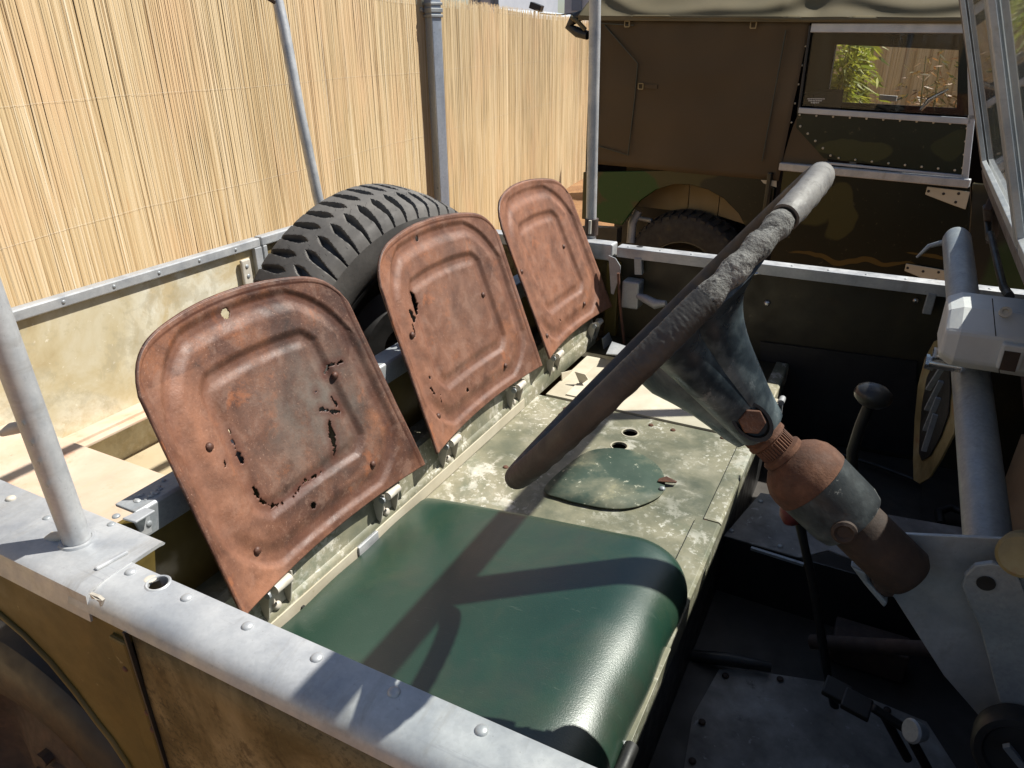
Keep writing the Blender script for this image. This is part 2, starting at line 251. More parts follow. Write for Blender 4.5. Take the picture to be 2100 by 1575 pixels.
def bar(mb,a,b,w,h,up=(0,0,1)):
    a=V(a);b=V(b);d=(b-a).normalized(); s=d.cross(V(up)).normalized(); t=s.cross(d)
    c=[p+s*sx*w/2+t*tx*h/2 for p in(a,b) for sx,tx in((-1,-1),(1,-1),(1,1),(-1,1))]
    mb.add(c,[(0,3,2,1),(4,5,6,7),(0,1,5,4),(1,2,6,5),(2,3,7,6),(3,0,4,7)]); return mb
def slab(mb,pts,n,th):
    """flat outline given in 3D, extruded by th along n"""
    n=V(n).normalized(); k=len(pts); pts=[V(p) for p in pts]
    v=pts+[p+n*th for p in pts]
    mb.add(v,[tuple(range(k))[::-1],tuple(range(k,2*k))]+[(i,(i+1)%k,(i+1)%k+k,i+k) for i in range(k)]); return mb
def tube(mb,path,r,n=16,cap=True,flat=None):
    path=[V(p) for p in path]; rs=r if isinstance(r,(list,tuple)) else [r]*len(path); k=len(path); rings=[]
    prev=None
    for i,p in enumerate(path):
        d=(path[min(i+1,k-1)]-path[max(i-1,0)]).normalized()
        if prev is None: x,y=frame_of(d)
        else: x=(prev-d*prev.dot(d)).normalized(); y=d.cross(x)
        prev=x; rings.append([p+(x*math.cos(2*math.pi*j/n)+y*math.sin(2*math.pi*j/n))*rs[i] for j in range(n)])
    v=[q for g in rings for q in g]; f=[(i*n+j,i*n+(j+1)%n,(i+1)*n+(j+1)%n,(i+1)*n+j) for i in range(k-1) for j in range(n)]
    if cap: f+=[tuple(range(n))[::-1],tuple(range((k-1)*n,k*n))]
    mb.add(v,f); return mb
def lathe(mb,o,d,prof,n=32,cap=True):
    o=V(o); d=V(d).normalized(); x,y=frame_of(d); v=[]
    for t,r in prof:
        for j in range(n):
            a=2*math.pi*j/n; v.append(o+d*t+(x*math.cos(a)+y*math.sin(a))*max(r,1e-5))
    k=len(prof); f=[(i*n+j,i*n+(j+1)%n,(i+1)*n+(j+1)%n,(i+1)*n+j) for i in range(k-1) for j in range(n)]
    if cap: f+=[tuple(range(n))[::-1],tuple(range((k-1)*n,k*n))]
    mb.add(v,f); return mb
def dome(mb,c,n,r,h,seg=14):
    return lathe(mb,c,n,[(-0.001,r)]+[(h*math.sin(a),r*math.cos(a)) for a in [R_(q) for q in (0,25,45,65,82)]],seg)
def hexnut(mb,c,n,r,h):
    return lathe(mb,c,n,[(-0.001,r),(h,r)],6)
def profile_y(mb,prof,x0,x1,nx=2,wob=0.0):
    """(y,z) closed profile swept along x"""
    k=len(prof); v=[]
    for i in range(nx):
        x=x0+(x1-x0)*i/(nx-1); s=wob*math.sin(i*1.7)*0.5+wob*math.sin(i*0.61)
        v+=[(x,y,z+s) for y,z in prof]
    f=[(i*k+j,(i+1)*k+j,(i+1)*k+(j+1)%k,i*k+(j+1)%k) for i in range(nx-1) for j in range(k)]
    f+=[tuple(range(k)),tuple(range((nx-1)*k,nx*k))[::-1]]
    mb.add(v,f); return mb
def profile_x(mb,prof,y0,y1,ny=2):
    """(x,z) closed profile swept along y"""
    k=len(prof); v=[]
    for i in range(ny):
        y=y0+(y1-y0)*i/(ny-1); v+=[(x,y,z) for x,z in prof]
    f=[(i*k+(j+1)%k,(i+1)*k+(j+1)%k,(i+1)*k+j,i*k+j) for i in range(ny-1) for j in range(k)]
    f+=[tuple(range(k))[::-1],tuple(range((ny-1)*k,ny*k))]
    mb.add(v,f); return mb
def cut(o,cutters):
    """real holes: boolean difference, baked into the mesh"""
    tmp=[]
    for c in cutters:
        me=bpy.data.meshes.new('tmp'); me.from_pydata([tuple(V(x)) for x in c.v],[],c.f); t=bpy.data.objects.new('tmp',me); COL.objects.link(t); tmp.append(t)
        m=o.modifiers.new('hole','BOOLEAN'); m.object=t; m.operation='DIFFERENCE'; m.solver='EXACT'
    bpy.context.view_layer.update(); dg=bpy.context.evaluated_depsgraph_get()
    me=bpy.data.meshes.new_from_object(o.evaluated_get(dg)); o.modifiers.clear(); o.data=me
    for t in tmp: bpy.data.objects.remove(t)
def copies(src,parent,locs):
    out=[]
    for l in locs:
        c=src.copy(); COL.objects.link(c); c.parent=parent; c.location=V(l)-(wloc(parent) if parent else V((0,0,0))); out.append(c)
    return out
def hashn(x,y):
    return (math.sin(x*127.1+y*311.7)*43758.5453)%1
def vnoise(x,y):
    ix,iy=math.floor(x),math.floor(y);fx,fy=x-ix,y-iy;fx=fx*fx*(3-2*fx);fy=fy*fy*(3-2*fy)
    return (hashn(ix,iy)*(1-fx)+hashn(ix+1,iy)*fx)*(1-fy)+(hashn(ix,iy+1)*(1-fx)+hashn(ix+1,iy+1)*fx)*fy
#SETTING
# ------------------------------------------------------------------ ground and sky side
GZ=-1.0
mb=MB(); N=60
gx=np.linspace(-60,60,N); gy=np.linspace(-20,100,N)
gv=[(x,y,GZ-(0.0 if abs(x)<8 and -4<y<12 else 0.05)) for y in gy for x in gx]
mb.add(gv,[(j*N+i,j*N+i+1,(j+1)*N+i+1,(j+1)*N+i) for j in range(N-1) for i in range(N-1)])
g=build('ground',mb,soil); g['kind']='structure'
mb=MB()
for k in range(2600):                                                 # clods and dry straw by the near rear wheel
    x=random.uniform(-2.6,-0.6); y=random.uniform(-0.6,0.5); s=random.uniform(0.004,0.016); a=random.uniform(0,6.28)
    if random.random()<0.5:
        L=random.uniform(0.02,0.09); d=V((math.cos(a),math.sin(a),random.uniform(-.1,.25)))*L; p=V((x,y,GZ+0.004)); q=V((-d.y,d.x,0)).normalized()*0.0014
        mb.add([p-q,p+q,p+d+q,p+d-q],[(0,1,2,3)])
    else:
        v=[V((x,y,GZ))+V((random.uniform(-1,1),random.uniform(-1,1),random.uniform(-.2,1)))*s for _ in range(5)]
        mb.add(v,[(0,1,2),(0,2,3),(0,3,4),(0,4,1),(1,2,3),(1,3,4)])
build('soil_litter',mb,soil,kind='stuff')['label']='loose clods and dry straw on the ochre ground by the rear wheel'
# ------------------------------------------------------------------ reed fences
def reed_fence(name,label,A,B,z0,ztop,seed,step,toward,thick=1.0,sky_gap_tops=False):
    rnd=random.Random(seed); A=V(A);B=V(B); L=(B-A).length; d=(B-A)/L; n=V(toward).normalized()
    root=thing(name,label,'fence',((A.x+B.x)/2,(A.y+B.y)/2,z0))
    mb=MB(); s=0; zt0,zt1=ztop
    bands=[rnd.random() for _ in range(400)]
    while s<L:
        fr=s/L; zt=zt0+(zt1-zt0)*fr+rnd.uniform(-0.018,0.018)
        band=0.5*bands[int(s*9)%400]+0.5*bands[int(s*31+50)%400]
        for lay in range(2):
            r=rnd.uniform(0.0026,0.0050)*thick; tone=min(0.92,max(0.12,0.42+0.24*band+rnd.gauss(0,0.16)))
            if rnd.random()<0.05: tone*=0.3
            off=-lay*0.0012+rnd.uniform(-0.0007,0.0007)+0.02*math.sin(s*3.1)
            lean=rnd.gauss(0,0.012); sag=rnd.gauss(0,0.004); segs=5; v=[];tn=[]
            ss=s+rnd.uniform(-0.003,0.003)+lay*0.003
            zz0=z0; zz1=zt-lay*rnd.uniform(0,0.05)
            for i in range(segs+1):
                q=i/segs; z=zz0+(zz1-zz0)*q
                c=A+d*(ss+lean*(q-.5)+sag*math.sin(q*5+s))+n*(off+0.15*sag*math.cos(q*4)); c.z=z
                rr=r*(1-0.35*q)
                for a in (-90,-30,30,90): 
                    a=R_(a); p=c+d*rr*math.sin(a)+n*rr*0.18*math.cos(a); v.append(p)
                    tn.append(tone)
            if sky_gap_tops and s<1.15 and rnd.random()<0.42:  # whitish tops painted in place of bright sky-lit gaps between the reeds
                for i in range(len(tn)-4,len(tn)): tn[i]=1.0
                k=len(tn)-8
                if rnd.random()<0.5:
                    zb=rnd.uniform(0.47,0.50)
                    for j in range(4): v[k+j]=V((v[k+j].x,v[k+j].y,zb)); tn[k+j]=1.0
            k0=len(mb.v); mb.v+=[tuple(p) for p in v]; mb.tone+=tn
            mb.f+=[tuple(k0+x for x in(i*4+j,i*4+j+1,(i+1)*4+j+1,(i+1)*4+j)) for i in range(segs) for j in range(3)]
        s+=step*rnd.uniform(0.7,1.3)
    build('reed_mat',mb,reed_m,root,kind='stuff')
    bk=MB(); bv=[];bt=[];NB=160
    for i in range(NB+1):
        q=i/NB; p=A+d*L*q+n*(0.02*math.sin(L*q*3.1)-0.0030)
        for z in (z0,zt0+(zt1-zt0)*q-0.05): bv.append(V((p.x,p.y,z))); bt.append(0.45+0.1*math.sin(i*7.3))
    bk.v=[tuple(x) for x in bv]; bk.tone=bt; bk.f=[(2*i,2*i+2,2*i+3,2*i+1) for i in range(NB)]
    build('backing_mat',bk,reed_m,root)
    for k in range(5):
        z=z0+0.22+k*(zt0-z0-0.3)/4; m=MB(); pts=[]
        for i in range(41):
            q=i/40; p=A+d*L*q+n*(0.011+0.02*math.sin(L*q*3.1)-0.008); p.z=z+0.004*math.sin(i*1.3); pts.append(p)
        tube(m,pts,0.00025,4,False); build('binding_wire',m,brassy,root)
    return root
FA=V((-1.62,-1.9,0)); 
fd=V((-3.33,8.07,0))-V((-2.76,4.38,0)); fd.normalize(); FA=V((-2.76,4.38,0))-fd*6.2; FB=V((-2.76,4.38,0))+fd*6.5; FA.z=FB.z=0
fn=V((fd.y,-fd.x,0))
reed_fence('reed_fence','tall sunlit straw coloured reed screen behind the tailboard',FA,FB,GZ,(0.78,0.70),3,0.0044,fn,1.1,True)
reed_fence('reed_fence','shaded reed screen seen through the window of the camouflaged vehicle',(-2.4,8.1,0),(6.5,6.3,0),GZ,(0.80,0.80),5,0.016,(-0.2,-1,0),2.2)
# galvanised square post in front of the fence
pc=P(897,220,1,4.1); d=ray(897,220)
t_=((np.array([-2.76,4.38,0])+np.array(fn)*0.047-CAM)@np.array(fn))/(d@np.array(fn)); pc=V(CAM+t_*d)
root=thing('fence_post','square galvanised steel post strapped to the front of the reed screen','post',(pc.x,pc.y,GZ))
m=MB(); s_=0.037; ax=V((0.93,-0.36,0)).normalized(); ay=V((-ax.y,ax.x,0))
c=[V((pc.x,pc.y,z))+ax*s_*i+ay*s_*j for z in(GZ,1.15) for i,j in((-1,-1),(1,-1),(1,1),(-1,1))]
m.add(c,[(0,3,2,1),(4,5,6,7),(0,1,5,4),(1,2,6,5),(2,3,7,6),(3,0,4,7)]); build('post_shaft',m,post_steel,root,bevel=0.006)
m=MB()
for z,hh in ((0.665,0.012),(0.70,0.008),(0.635,0.008)):
    c=[V((pc.x,pc.y,z+zz))+ax*(s_+0.007)*i+ay*(s_+0.007)*j for zz in(-hh,hh) for i,j in((-1,-1),(1,-1),(1,1),(-1,1))]
    m.add(c,[(0,3,2,1),(4,5,6,7),(0,1,5,4),(1,2,6,5),(2,3,7,6),(3,0,4,7)])
build('strap',m,galv_old,root,bevel=0.003)
m=MB(); tube(m,[V((pc.x,pc.y,0.67))-ay*0.06-ax*0.02,V((pc.x,pc.y,0.66))-ay*0.085-ax*0.05,V((pc.x,pc.y,0.60))-ay*0.09-ax*0.075],[0.016,0.012,0.006],8); build('clamp_knot',m,galv_old,root,smooth=50)
# ------------------------------------------------------------------ buildings and lamp beyond the fence
def far(u,v,y): return P(u,v,1,y)
def far_box(mb,u0,u1,v0,v1,y,depth=6):
    a=far(u0,v1,y);b=far(u1,v1,y);zt=far(u0,v0,y).z
    slab(mb,[a,b,V((b.x,b.y,zt)),V((a.x,a.y,zt))],(0,1,0),depth)
b1=thing('grey_building','pale blue grey building with shuttered windows above the reed screen left of the sky','building',far(1000,90,30)*1)
b1.location.z=GZ
m=MB(); far_box(m,965,1025,-60,140,30); build('wall',m,bldg,b1)
for u0,u1 in ((968,984),(1006,1013),(1015,1022)):
    m=MB(); far_box(m,u0,u1,-40,8,29.95,0.1); build('window',m,bldg_dark,b1)
b2=thing('blue_grey_block','blue grey apartment block rising between the sky and the brown canvas vehicle','building',far(1190,90,40)*1); b2.location.z=GZ
m=MB(); far_box(m,1155,1240,-80,140,40); build('wall',m,bldg,b2)
m=MB(); far_box(m,1172,1192,-30,22,39.9,0.1); build('window',m,bldg_dark,b2)
b3=thing('pink_building','salmon pink building with a balcony rail above the canvas roof','building',far(1930,80,26)*1); b3.location.z=GZ
m=MB(); far_box(m,1845,2110,-80,120,26); build('wall',m,bldg_pink,b3)
for u in (1882,1960):
    m=MB(); far_box(m,u,u+5,-40,14,25.8,0.1); build('balcony_post',m,galv_old,b3)
m=MB(); far_box(m,1882,2060,8,12,25.75,0.1); build('balcony_rail',m,galv_old,b3)
m=MB(); far_box(m,1968,1992,-30,8,25.9,0.1); build('window',m,white_p,b3)
m=MB(); a=far(955,12,14); b=far(1092,31,14); k=12; top=[];
for i in range(k+1):
    q=i/k; p=a.lerp(b,q); top.append(p+V((0,0,0.03*math.sin(q*math.pi))))
slab(m,[a-V((0,0,0.10))]+top+[b-V((0,0,0.10))],(0,1,0),3.0); tag(build('sheet_roof',m,roof_pale),'low pale blue curved sheet roof just above the reed screen','roof')
fl=thing('floodlight','small dark floodlight on a bracket against the pale sky above the reed screen','floodlight',far(1099,40,11)*1)
p=far(1099,22,11); m=MB(); bar(m,p+V((-.08,0,.08)),p+V((.10,0,0.02)),0.12,0.09); build('lamp_head',m,black,fl,bevel=0.008)
m=MB(); bar(m,p+V((-.02,0,-.13)),p+V((-.02,0,.0)),0.02,0.03,(0,1,0)); bar(m,p+V((.045,0,-.13)),p+V((.045,0,.0)),0.012,0.02,(0,1,0)); build('bracket',m,galv_old,fl)
m=MB(); a=far(1108,27,11);b=far(1190,24,11); tube(m,[a.lerp(b,i/8)-V((0,0,0.03*math.sin(i/8*math.pi))) for i in range(9)],0.010,5); tag(build('overhead_cable',m,black),'thin cable running from the floodlight towards the blue grey block','cable')
#VEHICLE2
# ------------------------------------------------------------------ camouflaged canvas-topped vehicle
A2=np.array([-.44,3.35,0]);B2=np.array([.24,3.21,0]); d2=(B2-A2)/np.linalg.norm(B2-A2); n2=np.array([-d2[1],d2[0],0]); D2=V(d2);N2=V(n2)
def S2(s,z,off=0): return V(A2)+D2*s+N2*off+V((0,0,z))
def Q2(u,v,off=0):
    p=PP(u,v,A2+n2*off,n2); return p
v2=thing('camouflaged_vehicle','dark camouflage painted four wheel drive with brown canvas hood parked beyond the open one','vehicle',S2(0,GZ,0.7))
W2=1.45
def camo_mat(name,base,blobs):
    m=bpy.data.materials.new(name); m.use_nodes=True; nt=m.node_tree; b=nt.nodes['Principled BSDF']
    tcn=nt.nodes.new('ShaderNodeTexCoord'); tcn.object=v2; co=tcn.outputs['Object']
    ns=nt.nodes.new('ShaderNodeTexNoise'); ns.inputs['Scale'].default_value=5; ns.inputs['Detail'].default_value=2; nt.links.new(co,ns.inputs['Vector'])
    wv=nt.nodes.new('ShaderNodeVectorMath'); wv.operation='MULTIPLY_ADD'; wv.inputs[1].default_value=(.16,.16,.16); nt.links.new(ns.outputs['Color'],wv.inputs[0]); nt.links.new(co,wv.inputs[2])
    c=None
    n=noise(nt,co,6,6,0.6); c=ramp(nt,n,[(0.3,tuple(x*0.8 for x in base)),(0.7,tuple(x*1.2 for x in base))]).outputs[0]
    for (u,v,rx,rz,colr) in blobs:
        p=Q2(u,v,0)-v2.location+V((.08,.08,.08)); sb=nt.nodes.new('ShaderNodeVectorMath'); sb.operation='SUBTRACT'; sb.inputs[1].default_value=p; nt.links.new(wv.outputs[0],sb.inputs[0])
        ml=nt.nodes.new('ShaderNodeVectorMath'); ml.operation='MULTIPLY'; ml.inputs[1].default_value=(1/rx,0,1/rz); nt.links.new(sb.outputs[0],ml.inputs[0])
        ln=nt.nodes.new('ShaderNodeVectorMath'); ln.operation='LENGTH'; nt.links.new(ml.outputs[0],ln.inputs[0])
        c=mixc(nt,sharp(nt,ln.outputs['Value'],1.06,0.94),c,colr)
    c=mixc(nt,sharp(nt,noise(nt,co,45,8,0.7),0.62,0.7),c,(0.07,0.06,0.035))
    nt.links.new(c,b.inputs['Base Color']); b.inputs['Roughness'].default_value=0.33; b.inputs['Specular IOR Level'].default_value=0.3
    return m
GRN=(0.010,0.052,0.008);BLK=(0.006,0.008,0.005);OLV=(0.045,0.042,0.014);OCH=(0.085,0.055,0.014)
camo_rear=camo_mat('camouflage_rear_side',OLV,[(1290,385,.17,.075,GRN),(1250,430,.12,.07,GRN),(1510,400,.17,.10,BLK),(1560,470,.09,.16,BLK)])
camo_door=camo_mat('camouflage_door',BLK,[(1640,410,.12,.12,OLV),(1720,440,.07,.10,OLV),(1750,538,.26,.010,OCH),(1930,533,.10,.009,OCH)])
camo_panel=camo_mat('camouflage_screen_panel',(0.011,0.016,0.009),[(1745,305,.13,.035,(0.038,0.042,0.016)),(1960,290,.05,.05,(0.028,0.034,0.014))])
# lower body side with wheel arch
arch=[(-0.775,-0.36),(-0.735,-0.30),(-0.68,-0.225),(-0.60,-0.165),(-0.50,-0.128),(-0.42,-0.122),(-0.33,-0.135),(-0.25,-0.165),(-0.17,-0.225),(-0.10,-0.32),(-0.06,-0.42)]
out=[(-1.02,-0.12),(-1.02,-0.36)]+arch+[(-0.03,-0.62),(-0.03,-0.10),(-0.10,-0.02)]
m=MB(); slab(m,[S2(s,z) for s,z in out],N2,0.02); build('rear_body_side',m,camo_rear,v2,bevel=0.003)
m=MB(); slab(m,[S2(s,z) for s,z in [(-1.02,-0.40),(-0.80,-0.38),(-0.80,-0.46),(-1.02,-0.46)]],N2,0.05); build('chassis_rail',m,black,v2)
# inner arch: pale panels with seams
for a,b in ((-0.86,-0.50),(-0.495,-0.34),(-0.335,-0.03)):
    m=MB(); slab(m,[S2(a,-0.285+0.02*(a+0.5),0.16),S2(b,-0.285-0.10*(b+0.5),0.16),S2(b,-0.06,0.16),S2(a,-0.06,0.16)],N2,0.01); build('arch_panel',m,camo_tan,v2)
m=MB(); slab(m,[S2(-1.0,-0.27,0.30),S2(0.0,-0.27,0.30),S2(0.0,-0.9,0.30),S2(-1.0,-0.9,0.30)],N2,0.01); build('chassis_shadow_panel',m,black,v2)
m=MB(); tube(m,[S2(-0.74,-0.30,0.1),S2(-0.76,-0.36,0.08),S2(-0.75,-0.46,0.06)],0.022,10); tube(m,[S2(-0.86,-0.33,0.1),S2(-0.66,-0.34,0.1)],0.012,8); build('rear_spring_shackle',m,galv_old,v2,smooth=50)
# door
m=MB(); slab(m,[S2(s,z) for s,z in [(0.002,-0.012),(0.70,-0.012),(0.80,-0.45),(0.80,-0.62),(0.002,-0.62)]],N2,0.025); build('door',m,camo_door,v2,bevel=0.003); door2=bpy.data.objects[-1] if False else None
door2=[o for o in v2.children if o.name.startswith('door')][0]
m=MB(); slab(m,[S2(0.705,-0.0),S2(2.2,-0.0),S2(2.2,-0.5),S2(1.5,-0.5),S2(0.81,-0.62)],N2,0.03); build('front_wing',m,camo,v2,bevel=0.004)
m=MB(); slab(m,[S2(0.74,0.09,0.05),S2(2.15,0.05,0.05),S2(2.15,0.05,W2-0.05),S2(0.74,0.09,W2-0.05)],(0,0,-1),0.05); build('bonnet',m,camo,v2,bevel=0.02)
m=MB(); bar(m,S2(-0.01,0.0,-0.012),S2(0.70,0.0,-0.012),0.03,0.032); build('door_capping',m,galv,v2,bevel=0.004)
m=MB(); bar(m,S2(-0.045,-0.03,-0.006),S2(-0.045,-0.62,-0.006),0.045,0.018,D2); build('door_pillar',m,camo,v2,bevel=0.003)
for u,v,uu in ((1900,390,1990),(1857,547,1950)):
    a=Q2(u,v,-0.006);
    sc=(Q2(uu,v,-0.006)-a).length
    m=MB(); slab(m,[a+V((0,0,.014)),a-V((0,0,.016))]+[a+D2*sc*0.72+V((0,0,-.045)),a+D2*sc+V((0,0,-.055)),a+D2*sc+V((0,0,.010)),a+D2*sc*0.7+V((0,0,.012))],-N2,0.006)
    h=build('door_hinge',m,cream_metal,v2,bevel=0.002)
    for q,zz in ((0.06,-.002),(0.42,-.006),(0.76,.0),(0.74,-.032)):
        mm=MB(); dome(mm,a+D2*sc*q+V((0,0,zz))-N2*0.006,-N2,0.0055,0.003,10); build('bolt',mm,black,h)
# side screen: lower panel, glazing and frames
LP=[(1635,228),(1985,252),(1992,300),(1978,360),(1690,325),(1633,262)]
m=MB(); slab(m,[Q2(u,v,-0.004) for u,v in LP],N2,0.006); build('side_screen_panel',m,camo_panel,v2)
m=MB(); slab(m,[Q2(u,v,-0.002) for u,v in [(1602,338),(1625,262),(1634,240),(1640,262),(1697,328),(1700,345)]],N2,0.004); build('canvas_corner',m,canvas,v2)
def fbar(pts,wd,mtl=zinc,th=0.012,nm='window_frame',off=-0.008):
    for (a,b) in pts:
        m=MB(); bar(m,Q2(*a,off),Q2(*b,off),th,wd,N2.cross(Q2(*b,off)-Q2(*a,off))); build(nm,m,mtl,v2,bevel=0.002)
fbar([((1664,57),(1990,58))],0.032); fbar([((1637,226),(1992,249))],0.022); fbar([((1993,235),(1978,372))],0.022)
fbar([((1662,52),(1637,232))],0.008,black); fbar([((1990,50),(1995,245))],0.024)
fbar([((1690,334),(1978,362))],0.010,zinc)
m=MB(); slab(m,[Q2(u,v,0.004) for u,v in [(1664,66),(1985,68),(1990,238),(1640,216)]],N2,0.003); build('window_pane',m,glass,v2)
# rivets along the panel: several small parts
rv=MB()
for k in range(11): dome(rv,Q2(1640+k*34.3,235.5+k*1.95,-0.009),-N2,0.0045,0.003,8)
for k in range(5): dome(rv,Q2(1641+k*15.5,259+k*15.0,-0.006),-N2,0.005,0.003,8)
for k in range(8): dome(rv,Q2(1720+k*34,324+k*3.6,-0.009),-N2,0.0045,0.003,8)
for k in range(4): dome(rv,Q2(1983-k*3,263+k*27,-0.009),-N2,0.0045,0.003,8)
for k in range(6): dome(rv,Q2(1659-k*7.2,56+k*39,-0.006),-N2,0.004,0.003,8)
build('rivets',rv,cream_metal,v2,kind='stuff')
# canvas side curtain
cu=[(1208,44),(1300,47),(1480,48),(1662,50),(1648,150),(1633,240),(1625,262),(1600,341),(1594,372),(1540,368),(1460,352),(1330,343),(1208,335)]
m=MB(); NXc,NYc=40,24; gv=[]
for j in range(NYc+1):
    for i in range(NXc+1):
        fx=i/NXc; fy=j/NYc
        top=(1208+fx*454,37+fx*6); botx=1208+fx*(1595-1208); boty=335+fx*37
        u=top[0]+(botx-top[0])*fy; v=top[1]+(boty-top[1])*fy
        p=Q2(u,v,-0.010); p+=N2*(0.008*math.sin(fx*9+fy*3)*math.sin(fy*4)+0.002*math.sin(fy*23+fx*5)+0.010*(vnoise(fx*7,fy*2.5)-0.5)+0.004*math.exp(-fy*6)*math.sin(fx*44)); gv.append(p)
m.add(gv,[(j*(NXc+1)+i,(j+1)*(NXc+1)+i,(j+1)*(NXc+1)+i+1,j*(NXc+1)+i+1) for j in range(NYc) for i in range(NXc)])
cur=build('canvas_side_curtain',m,canvas,v2,smooth=180,solid=0.003)
pipe_m=mat('dark_green_piping',[(0.3,(0.035,0.04,0.028)),(0.7,(0.05,0.055,0.04))],bump=0)
for a,b in (((1240,52),(1308,130)),((1308,130),(1302,200)),((1302,200),(1288,318)),((1228,300),(1288,318)),((1228,52),(1222,300)),((1612,62),(1563,330)),((1230,48),(1300,52))):
    seam=MB(); bar(seam,Q2(*a,-0.017),Q2(*b,-0.017),0.004,0.006,N2); build('canvas_seam',seam,pipe_m,v2)
for u,v in ((1286,49),(1545,51),(1314,177)):
    a=Q2(u,v,-0.022); m=MB(); s=0.012
    for p,q in (((-s,-s),(s,-s)),((s,-s),(s,s)),((s,s),(-s,s)),((-s,s),(-s,-s))): bar(m,a+D2*p[0]+V((0,0,p[1])),a+D2*q[0]+V((0,0,q[1])),0.004,0.004,N2)
    build('buckle',m,amber,v2)
m=MB(); bar(m,Q2(1322,177,-0.018),Q2(1348,178,-0.018),0.003,0.018,V((0,0,1))); build('strap',m,canvas,v2)
m=MB(); slab(m,[Q2(1566,376,-0.012),Q2(1592,384,-0.012),Q2(1592,371,-0.012),Q2(1560,369,-0.012)],N2,0.004); build('pale_patch',m,cream_metal,v2)
# canvas roof: draped surface
m=MB(); NU,NV=150,70; gv=[]
for j in range(NV+1):
    q=j/NV
    for i in range(NU+1):
        s=-1.06+1.80*i/NU; f=i/NU
        hem=0.590-0.052*f
        if q<0.12: off=-0.030+0.0*q; z=hem-0.012+q/0.12*0.022
        else:
            a=((q-0.12)/0.88)**1.9; off=-0.030+(W2+0.09)*a; z=hem+0.010+0.150*(1-abs(2*a-1)**(5.0))-0.02*f
        zc=0.105; rdg=0
        for (sa,sb,dp) in ((-1.0,0.02,0.075),(0.02,0.74,0.040)):
            t=(s-sa)/(sb-sa)
            if -0.15<t<1.15:
                zr=zc-dp*4*t*(1-t)+0.012*math.sin(s*11); dz=(z-hem)-zr; rdg+=math.exp(-(dz/0.026)**2)-0.4*math.exp(-((dz+0.045)/0.022)**2)
        fold=0.0*s; bulge=-0.020*rdg*(1 if off<0.5 else 0)
        fold=0.012*(vnoise(s*4,off*12)-0.5)+0.030*(vnoise(s*1.7+9,off*5)-0.5)-0.02*math.exp(-((s-0.02)/0.05)**2)
        fade=min(1,max(0,(q-0.10)*5)); p=S2(s,z+fold*fade,off-0.004*math.sin(s*19)*(1-fade)+bulge*fade); gv.append(p)
m.add(gv,[(j*(NU+1)+i,j*(NU+1)+i+1,(j+1)*(NU+1)+i+1,(j+1)*(NU+1)+i) for j in range(NV) for i in range(NU)])
build('canvas_roof',m,canvas_roof,v2,smooth=180,solid=0.004)
# rolled flap hanging off the rear top corner
rc=Q2(1178,52,0.02); m=MB()
tube(m,[rc+V((0,0,.05))+D2*.06,rc+V((0,0,.03)),rc-D2*.03+V((0,0,-.005)),rc+V((0,0,-.03))+D2*.02,rc+D2*0.08+V((0,0,-.045))],[0.022,0.026,0.022,0.024,0.02],12); build('rolled_canvas_flap',m,black,v2,smooth=60)
m=MB(); tube(m,[rc+V((-.01,-.02,.035)),rc+V((.03,-.03,.015)),rc+V((.07,-.03,-.02))],0.010,10); build('flap_strap',m,canvas_roof,v2,smooth=60)
# interior shell and far side with its window opening
far_y=W2-0.02; ow=[Q2(u,v,far_y) for u,v in [(1714,91),(1966,103),(1962,222),(1696,208)]]
fo=[S2(-1.02,-0.5,far_y),S2(0.80,-0.5,far_y),S2(0.80,0.56,far_y),S2(-1.02,0.62,far_y)]
m=MB(); sides=[(fo[0],fo[1],ow[2],ow[3]),(fo[1],fo[2],ow[1],ow[2]),(fo[2],fo[3],ow[0],ow[1]),(fo[3],fo[0],ow[3],ow[0])]
for q in sides: slab(m,q,N2,0.02)
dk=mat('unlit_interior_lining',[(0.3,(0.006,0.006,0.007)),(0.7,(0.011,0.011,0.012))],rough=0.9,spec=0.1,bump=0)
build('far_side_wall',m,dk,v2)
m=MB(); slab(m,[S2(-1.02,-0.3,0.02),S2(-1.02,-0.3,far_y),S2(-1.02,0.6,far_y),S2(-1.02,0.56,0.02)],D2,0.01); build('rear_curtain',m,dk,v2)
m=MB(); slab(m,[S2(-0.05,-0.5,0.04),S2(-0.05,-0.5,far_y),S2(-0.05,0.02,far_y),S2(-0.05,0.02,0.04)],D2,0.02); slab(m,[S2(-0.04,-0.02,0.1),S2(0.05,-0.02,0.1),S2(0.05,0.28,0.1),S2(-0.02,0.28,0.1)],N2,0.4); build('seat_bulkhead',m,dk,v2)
m=MB()
bar(m,S2(0.60,0.18,0.75),S2(0.60,0.50,0.75),0.02,0.02,D2); build('centre_windscreen_post',m,black,v2)
m=MB(); tube(m,[Q2(1888,226,0.3),Q2(1905,205,0.3),Q2(1945,183,0.3)],[0.006,0.011,0.006],8); build('mirror_arm',m,chrome,v2,smooth=60)
m=MB(); slab(m,[Q2(1803,194,far_y-0.03),Q2(1840,197,far_y-0.03),Q2(1838,208,far_y-0.03),Q2(1801,205,far_y-0.03)],N2,0.01); build('pale_box',m,white_p,v2,bevel=0.003)
m=MB()                                       # three faint lines of print in the corner of the pane (too small to read in the photo)
for (u0,u1,v) in ((1656,1691,202.5),(1658,1687,206.5),(1663,1680,210.5)):
    k=u0
    while k<u1-2: 
        w_=random.uniform(2.2,5.5); bar(m,Q2(k,v,0.001),Q2(min(u1,k+w_),v+0.1*(w_),0.001),0.0008,0.0036,N2.cross(D2)); k+=w_+1.1
build('pane_print',m,white_p,v2)
